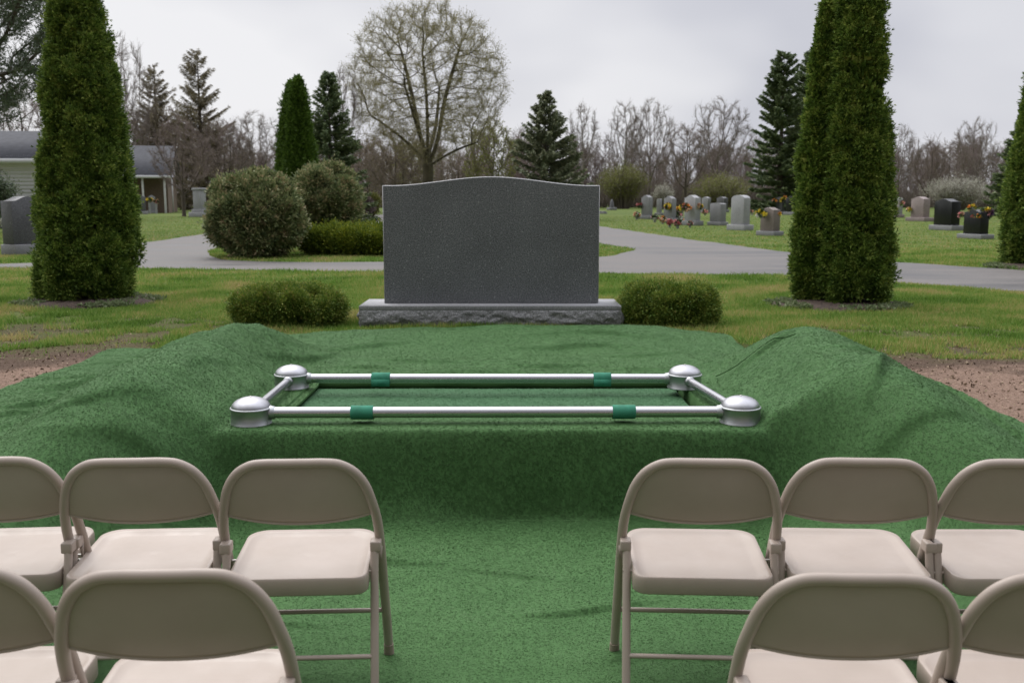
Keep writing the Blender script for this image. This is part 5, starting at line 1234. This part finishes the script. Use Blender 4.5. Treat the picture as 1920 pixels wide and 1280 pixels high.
B_ = [(1286, 389, sy(3) - .28, 13, ('orange', 'peach', 'red'), 'orange bouquet on the left shoulder of the pale gravestone'), (1309, 388, sy(3) - .18, 12, ('peach', 'yellow', 'red'), 'peach bouquet on the right shoulder of the pale gravestone'),
      (1252, 387, sy(2) - .25, 11, ('yellow', 'orange'), 'yellow bouquet on the gravestone left of the purple flowers'), (1200, 385, sy(0) + .2, 9, ('red', 'pink'), 'red flowers left of the leftmost grey gravestone'),
      (1427, 400, sy(8) - .1, 15, ('yellow', 'white', 'yellow'), 'yellow and white bouquet on the left of the low brown gravestone'), (1455, 402, sy(8) - .1, 13, ('yellow', 'orange'), 'dark yellow bouquet on the front of the low brown gravestone'),
      (1470, 376, sy(9) - .2, 13, ('yellow', 'orange'), 'yellow-orange bouquet between the dark and the black gravestones'), (1453, 377, sy(9), 8, ('orange', 'peach'), 'small orange flowers left of the dark gravestone by the spruces'),
      (1848, 401, sy(14) - .12, 20, ('yellow', 'yellow', 'pink', 'purple'), 'large yellow bouquet on the right shoulder of the smaller black gravestone'), (1822, 391, sy(14) + .1, 13, ('orange', 'yellow'), 'orange flowers behind the top of the smaller black gravestone'),
      (1802, 403, sy(14) + .6, 10, ('peach', 'pink'), 'peach flowers between the two black gravestones'), (1835, 405, sy(14) - .28, 7, ('orange', 'yellow'), 'small orange flowers on the face of the smaller black gravestone'),
      (1823, 405, sy(14) - .25, 6, ('red', 'peach'), 'small red flowers on the face of the smaller black gravestone'), (1688, 380, sy(11) - .2, 9, ('peach', 'pink'), 'peach flowers at the top of the half hidden pale gravestone'),
      (1676, 392, sy(11) - .3, 10, ('orange', 'peach'), 'orange flowers low before the half hidden pale gravestone'), (1704, 393, sy(12) + .3, 8, ('yellow', 'peach'), 'yellow flowers left of the pinkish gravestone')]
for i, b in enumerate(B_): bouquet(b[0], b[1], b[2], b[3], b[4], b[5], 400 + i)
G_ = [(1194, 403, 10, ('peach', 'white'), 'white and peach flowers left of the leftmost grey gravestone'), (1228, 408, 10, ('white', 'pink'), 'white potted flowers between the first two gravestones of the row'), (1243, 411, 10, ('peach', 'orange'), 'peach potted flowers below the yellow bouquet'),
      (1256, 417, 11, ('red', 'pink'), 'dark red potted flowers in front of the flower-decked row'), (1271, 404, 14, ('purple', 'red', 'pink'), 'dark purple potted flowers in the middle of the decorated row'), (1269, 393, 9, ('yellow', 'orange'), 'small yellow flowers above the purple ones'),
      (1279, 391, 11, ('yellow', 'yellow', 'purple'), 'yellow flowers left of the orange bouquet pair'), (1271, 418, 12, ('pink', 'red'), 'pink potted flowers on the grass before the pale gravestone'), (1277, 410, 8, ('white',), 'white flowers before the pale gravestone'), (1289, 412, 11, ('orange', 'peach'), 'orange flowers at the foot of the pale gravestone'),
      (1294, 419, 9, ('pink', 'white'), 'pink flowers on the base of the pale gravestone'), (8, 398 + 20, 20, ('violet', 'white', 'white'), 'violet and white flowers on the grass left of the large dark gravestone'), (281, 375, 8, ('yellow', 'yellow'), 'yellow flowers between the first two small gravestones on the left lawn'), (293, 378, 8, ('peach', 'pink'), 'peach flowers between the right two small gravestones on the left lawn'),
      (1322, 397, 8, ('pink', 'peach'), 'pink flowers below the distant grey gravestone'), (1410, 396, 6, ('pink', 'peach'), 'small pink flowers right of the tall pale gravestone')]
for i, b in enumerate(G_):
    vb_ = b[1] + b[2] * 0.9 if b[0] > 1150 or b[0] == 8 else 401
    vb_ = max(vb_, 404) if b[0] > 1100 else vb_
    x, y = at(b[0], vb_, 0); bouquet(b[0], b[1], y, b[2], b[3], b[4], 440 + i, 'potted_flowers' if b[0] not in (281, 293) else 'bouquet', vase=True)

# ------------------------------------------------------------------ mulch beds and seedlings
def bed(u, y, rx, ry, label, seed, dx=0.0):
    rg = np.random.RandomState(seed); n = 48; x = xat(u, y) + dx; m_ = MB(); rings = []
    for k_, (q, z) in enumerate([(0.0, 0.035), (0.4, 0.035), (0.75, 0.03), (0.92, 0.02), (1.0, 0.002)]):
        th = np.linspace(0, 2 * PI, n, endpoint=False); wob = 1 + 0.10 * vnoise(th * 3 + seed, 1.5 + 0 * th) + 0.10 * vnoise(th * 9, seed + 0 * th)
        rings.append(np.stack([x + rx * q * np.cos(th) * wob, y + ry * q * np.sin(th) * wob, z + 0.02 * rg.rand(n) * (q < 1)], 1))
    V = np.concatenate(rings); i = np.arange(4)[:, None] * n; j = np.arange(n)[None, :]; jn = (j + 1) % n
    m_.add(V, np.stack([i + j, i + jn, i + n + jn, i + n + j], -1).reshape(-1, 4)); o = m_.build('mulch_bed', M['mulch'], smooth=False); tag(o, kind='structure')
    a = rg.rand(230) * 2 * PI; q = 0.62 + 0.42 * rg.rand(230); P0 = np.stack([x + rx * q * np.cos(a), y + ry * q * np.sin(a), np.full(230, 0.02)], 1)
    P0 = P0[vnoise(P0[:, 0] * 3.3, P0[:, 1] * 3.3 + seed) > -0.12]
    idx = np.repeat(np.arange(len(P0)), 9); P = P0[idx] + rg.normal(size=(len(idx), 3)) * [0.015, 0.015, 0.004]; g_ = MB()
    V, F = leaf_quads(P, rg.normal(size=P.shape) * [1, 1, 0.4] + [0, 0, 0.7], 0.05, 0.03, rg); g_.add(V, F)
    s_ = g_.build('ground_cover', M['seedling']); tag(s_, label, 'ground cover', None, 'stuff')
M['seedling'] = leaf_mat('grey_green_seedlings', [(0.09, 0.13, 0.05), (0.17, 0.22, 0.10), (0.24, 0.27, 0.15)], 0.3, 3)
bed(163, 10.3, 0.72, 0.62, 'small pale green plants round the foot of the left arborvitae', 5)
bed(1575, 9.95, 0.68, 0.55, 'small pale green plants round the foot of the two-stemmed arborvitae', 6)
bed(1942, 15.6, 0.75, 0.6, 'sparse plants at the foot of the arborvitae at the right edge', 7)

# ------------------------------------------------------------------ grass
def grass():
    rg = np.random.RandomState(12); m_ = MB()
    def scatter(n, y0, y1, hgt, wid, pw=1.0):
        yy = y0 + (y1 - y0) * rg.rand(n) ** pw; xx = (rg.rand(n) - 0.5) * 2 * (0.56 * yy + 0.3)
        P = np.stack([xx, yy], 1); keep = ~(inside(P, RP) & ~inside(P, IP))
        keep &= ~((xx > -2.86) & (xx < 2.46) & (yy < 6.98)) & ~((xx > -1.85) & (xx < 1.7) & (yy < 7.9))
        keep &= ~((xx > -2.86) & (xx < -1.2) & (yy < 7.05))
        wb = fbm(xx * 1.6, yy * 1.6, 3) * 0.9
        soil = ((yy + wb < 6.9) & (xx < -2.6)) | ((yy + wb < 6.6) & (xx > 2.3)); keep &= ~(soil & (rg.rand(n) > 0.03))
        worn = ((yy + wb < 9.2) & (xx < -1.6)) | ((yy + wb < 8.0) & (xx > 1.5)); clump_ = fbm(xx * 5, yy * 5, 3)
        keep &= ~(worn & (clump_ + 0.22 < rg.rand(n) * 0.45)); keep &= clump_ > -0.55
        for (bx, by, br) in ((xat(163, 10.3), 10.3, 0.7), (xat(1575, 9.95), 9.95, 0.62)): keep &= ((xx - bx) ** 2 + (yy - by) ** 2) > br ** 2
        P = np.stack([xx, yy, np.zeros(n)], 1)[keep]; k_ = len(P); tall = (0.65 + 0.9 * np.clip(fbm(P[:, 0] * 1.5, P[:, 1] * 2.2, 3) + 0.45, 0.1, 1.1))
        h_ = hgt * (0.5 + 0.8 * rg.rand(k_)) * tall; D = unit(np.stack([rg.normal(size=k_) * .45, rg.normal(size=k_) * .45, np.ones(k_)], 1)); a = rg.rand(k_) * PI; s_ = np.stack([np.cos(a), np.sin(a), 0 * a], 1) * wid / 2
        W = np.stack([P - s_, P + s_, P + D * h_[:, None]], 1).reshape(-1, 3); m_.add(W, np.arange(k_ * 3).reshape(-1, 3))
    scatter(420000, 6.6, 12.5, 0.040, 0.008, 1.0); scatter(170000, 12.5, 20, 0.045, 0.014); scatter(140000, 20, 60, 0.04, 0.02, 1.6)
    o = m_.build('grass', M['grass']); tag(o, 'short green spring grass of the cemetery lawn', 'grass', None, 'stuff')
grass()

# crumbs of soil, dead leaves and chips on the bare ground
def crumbs():
    rg = np.random.RandomState(21); n = 26000; yy = 4.3 + 4.6 * rg.rand(n); xx = np.where(rg.rand(n) < 0.5, -2.85 - 3.0 * rg.rand(n), 2.45 + 3.4 * rg.rand(n))
    wb = fbm(xx * 1.6, yy * 1.6, 3) * 0.9; keep = (rg.rand(n) < np.clip((8.6 - yy - wb) / 1.6, 0.0, 1)); P = np.stack([xx, yy, terrace(xx, yy) + 0.004], 1)[keep]; n = len(P)
    m_ = MB(); sz_ = 0.006 + 0.022 * rg.rand(n) ** 3; V, F = leaf_quads(P, rg.normal(size=(n, 3)) * [1, 1, 0.35] + [0, 0, 0.15], sz_, sz_ * 0.6, rg); m_.add(V, F)
    o = m_.build('soil_crumbs', M['crumb']); tag(o, 'crumbs of brown soil and dead leaf bits scattered beside the turf carpets', 'soil crumbs', None, 'stuff')
M['crumb'] = leaf_mat('soil_and_leaf_bits', [(0.06, 0.04, 0.028), (0.14, 0.095, 0.065), (0.26, 0.19, 0.13), (0.42, 0.33, 0.23)], 0.0, 5.0, 0.9)
crumbs()
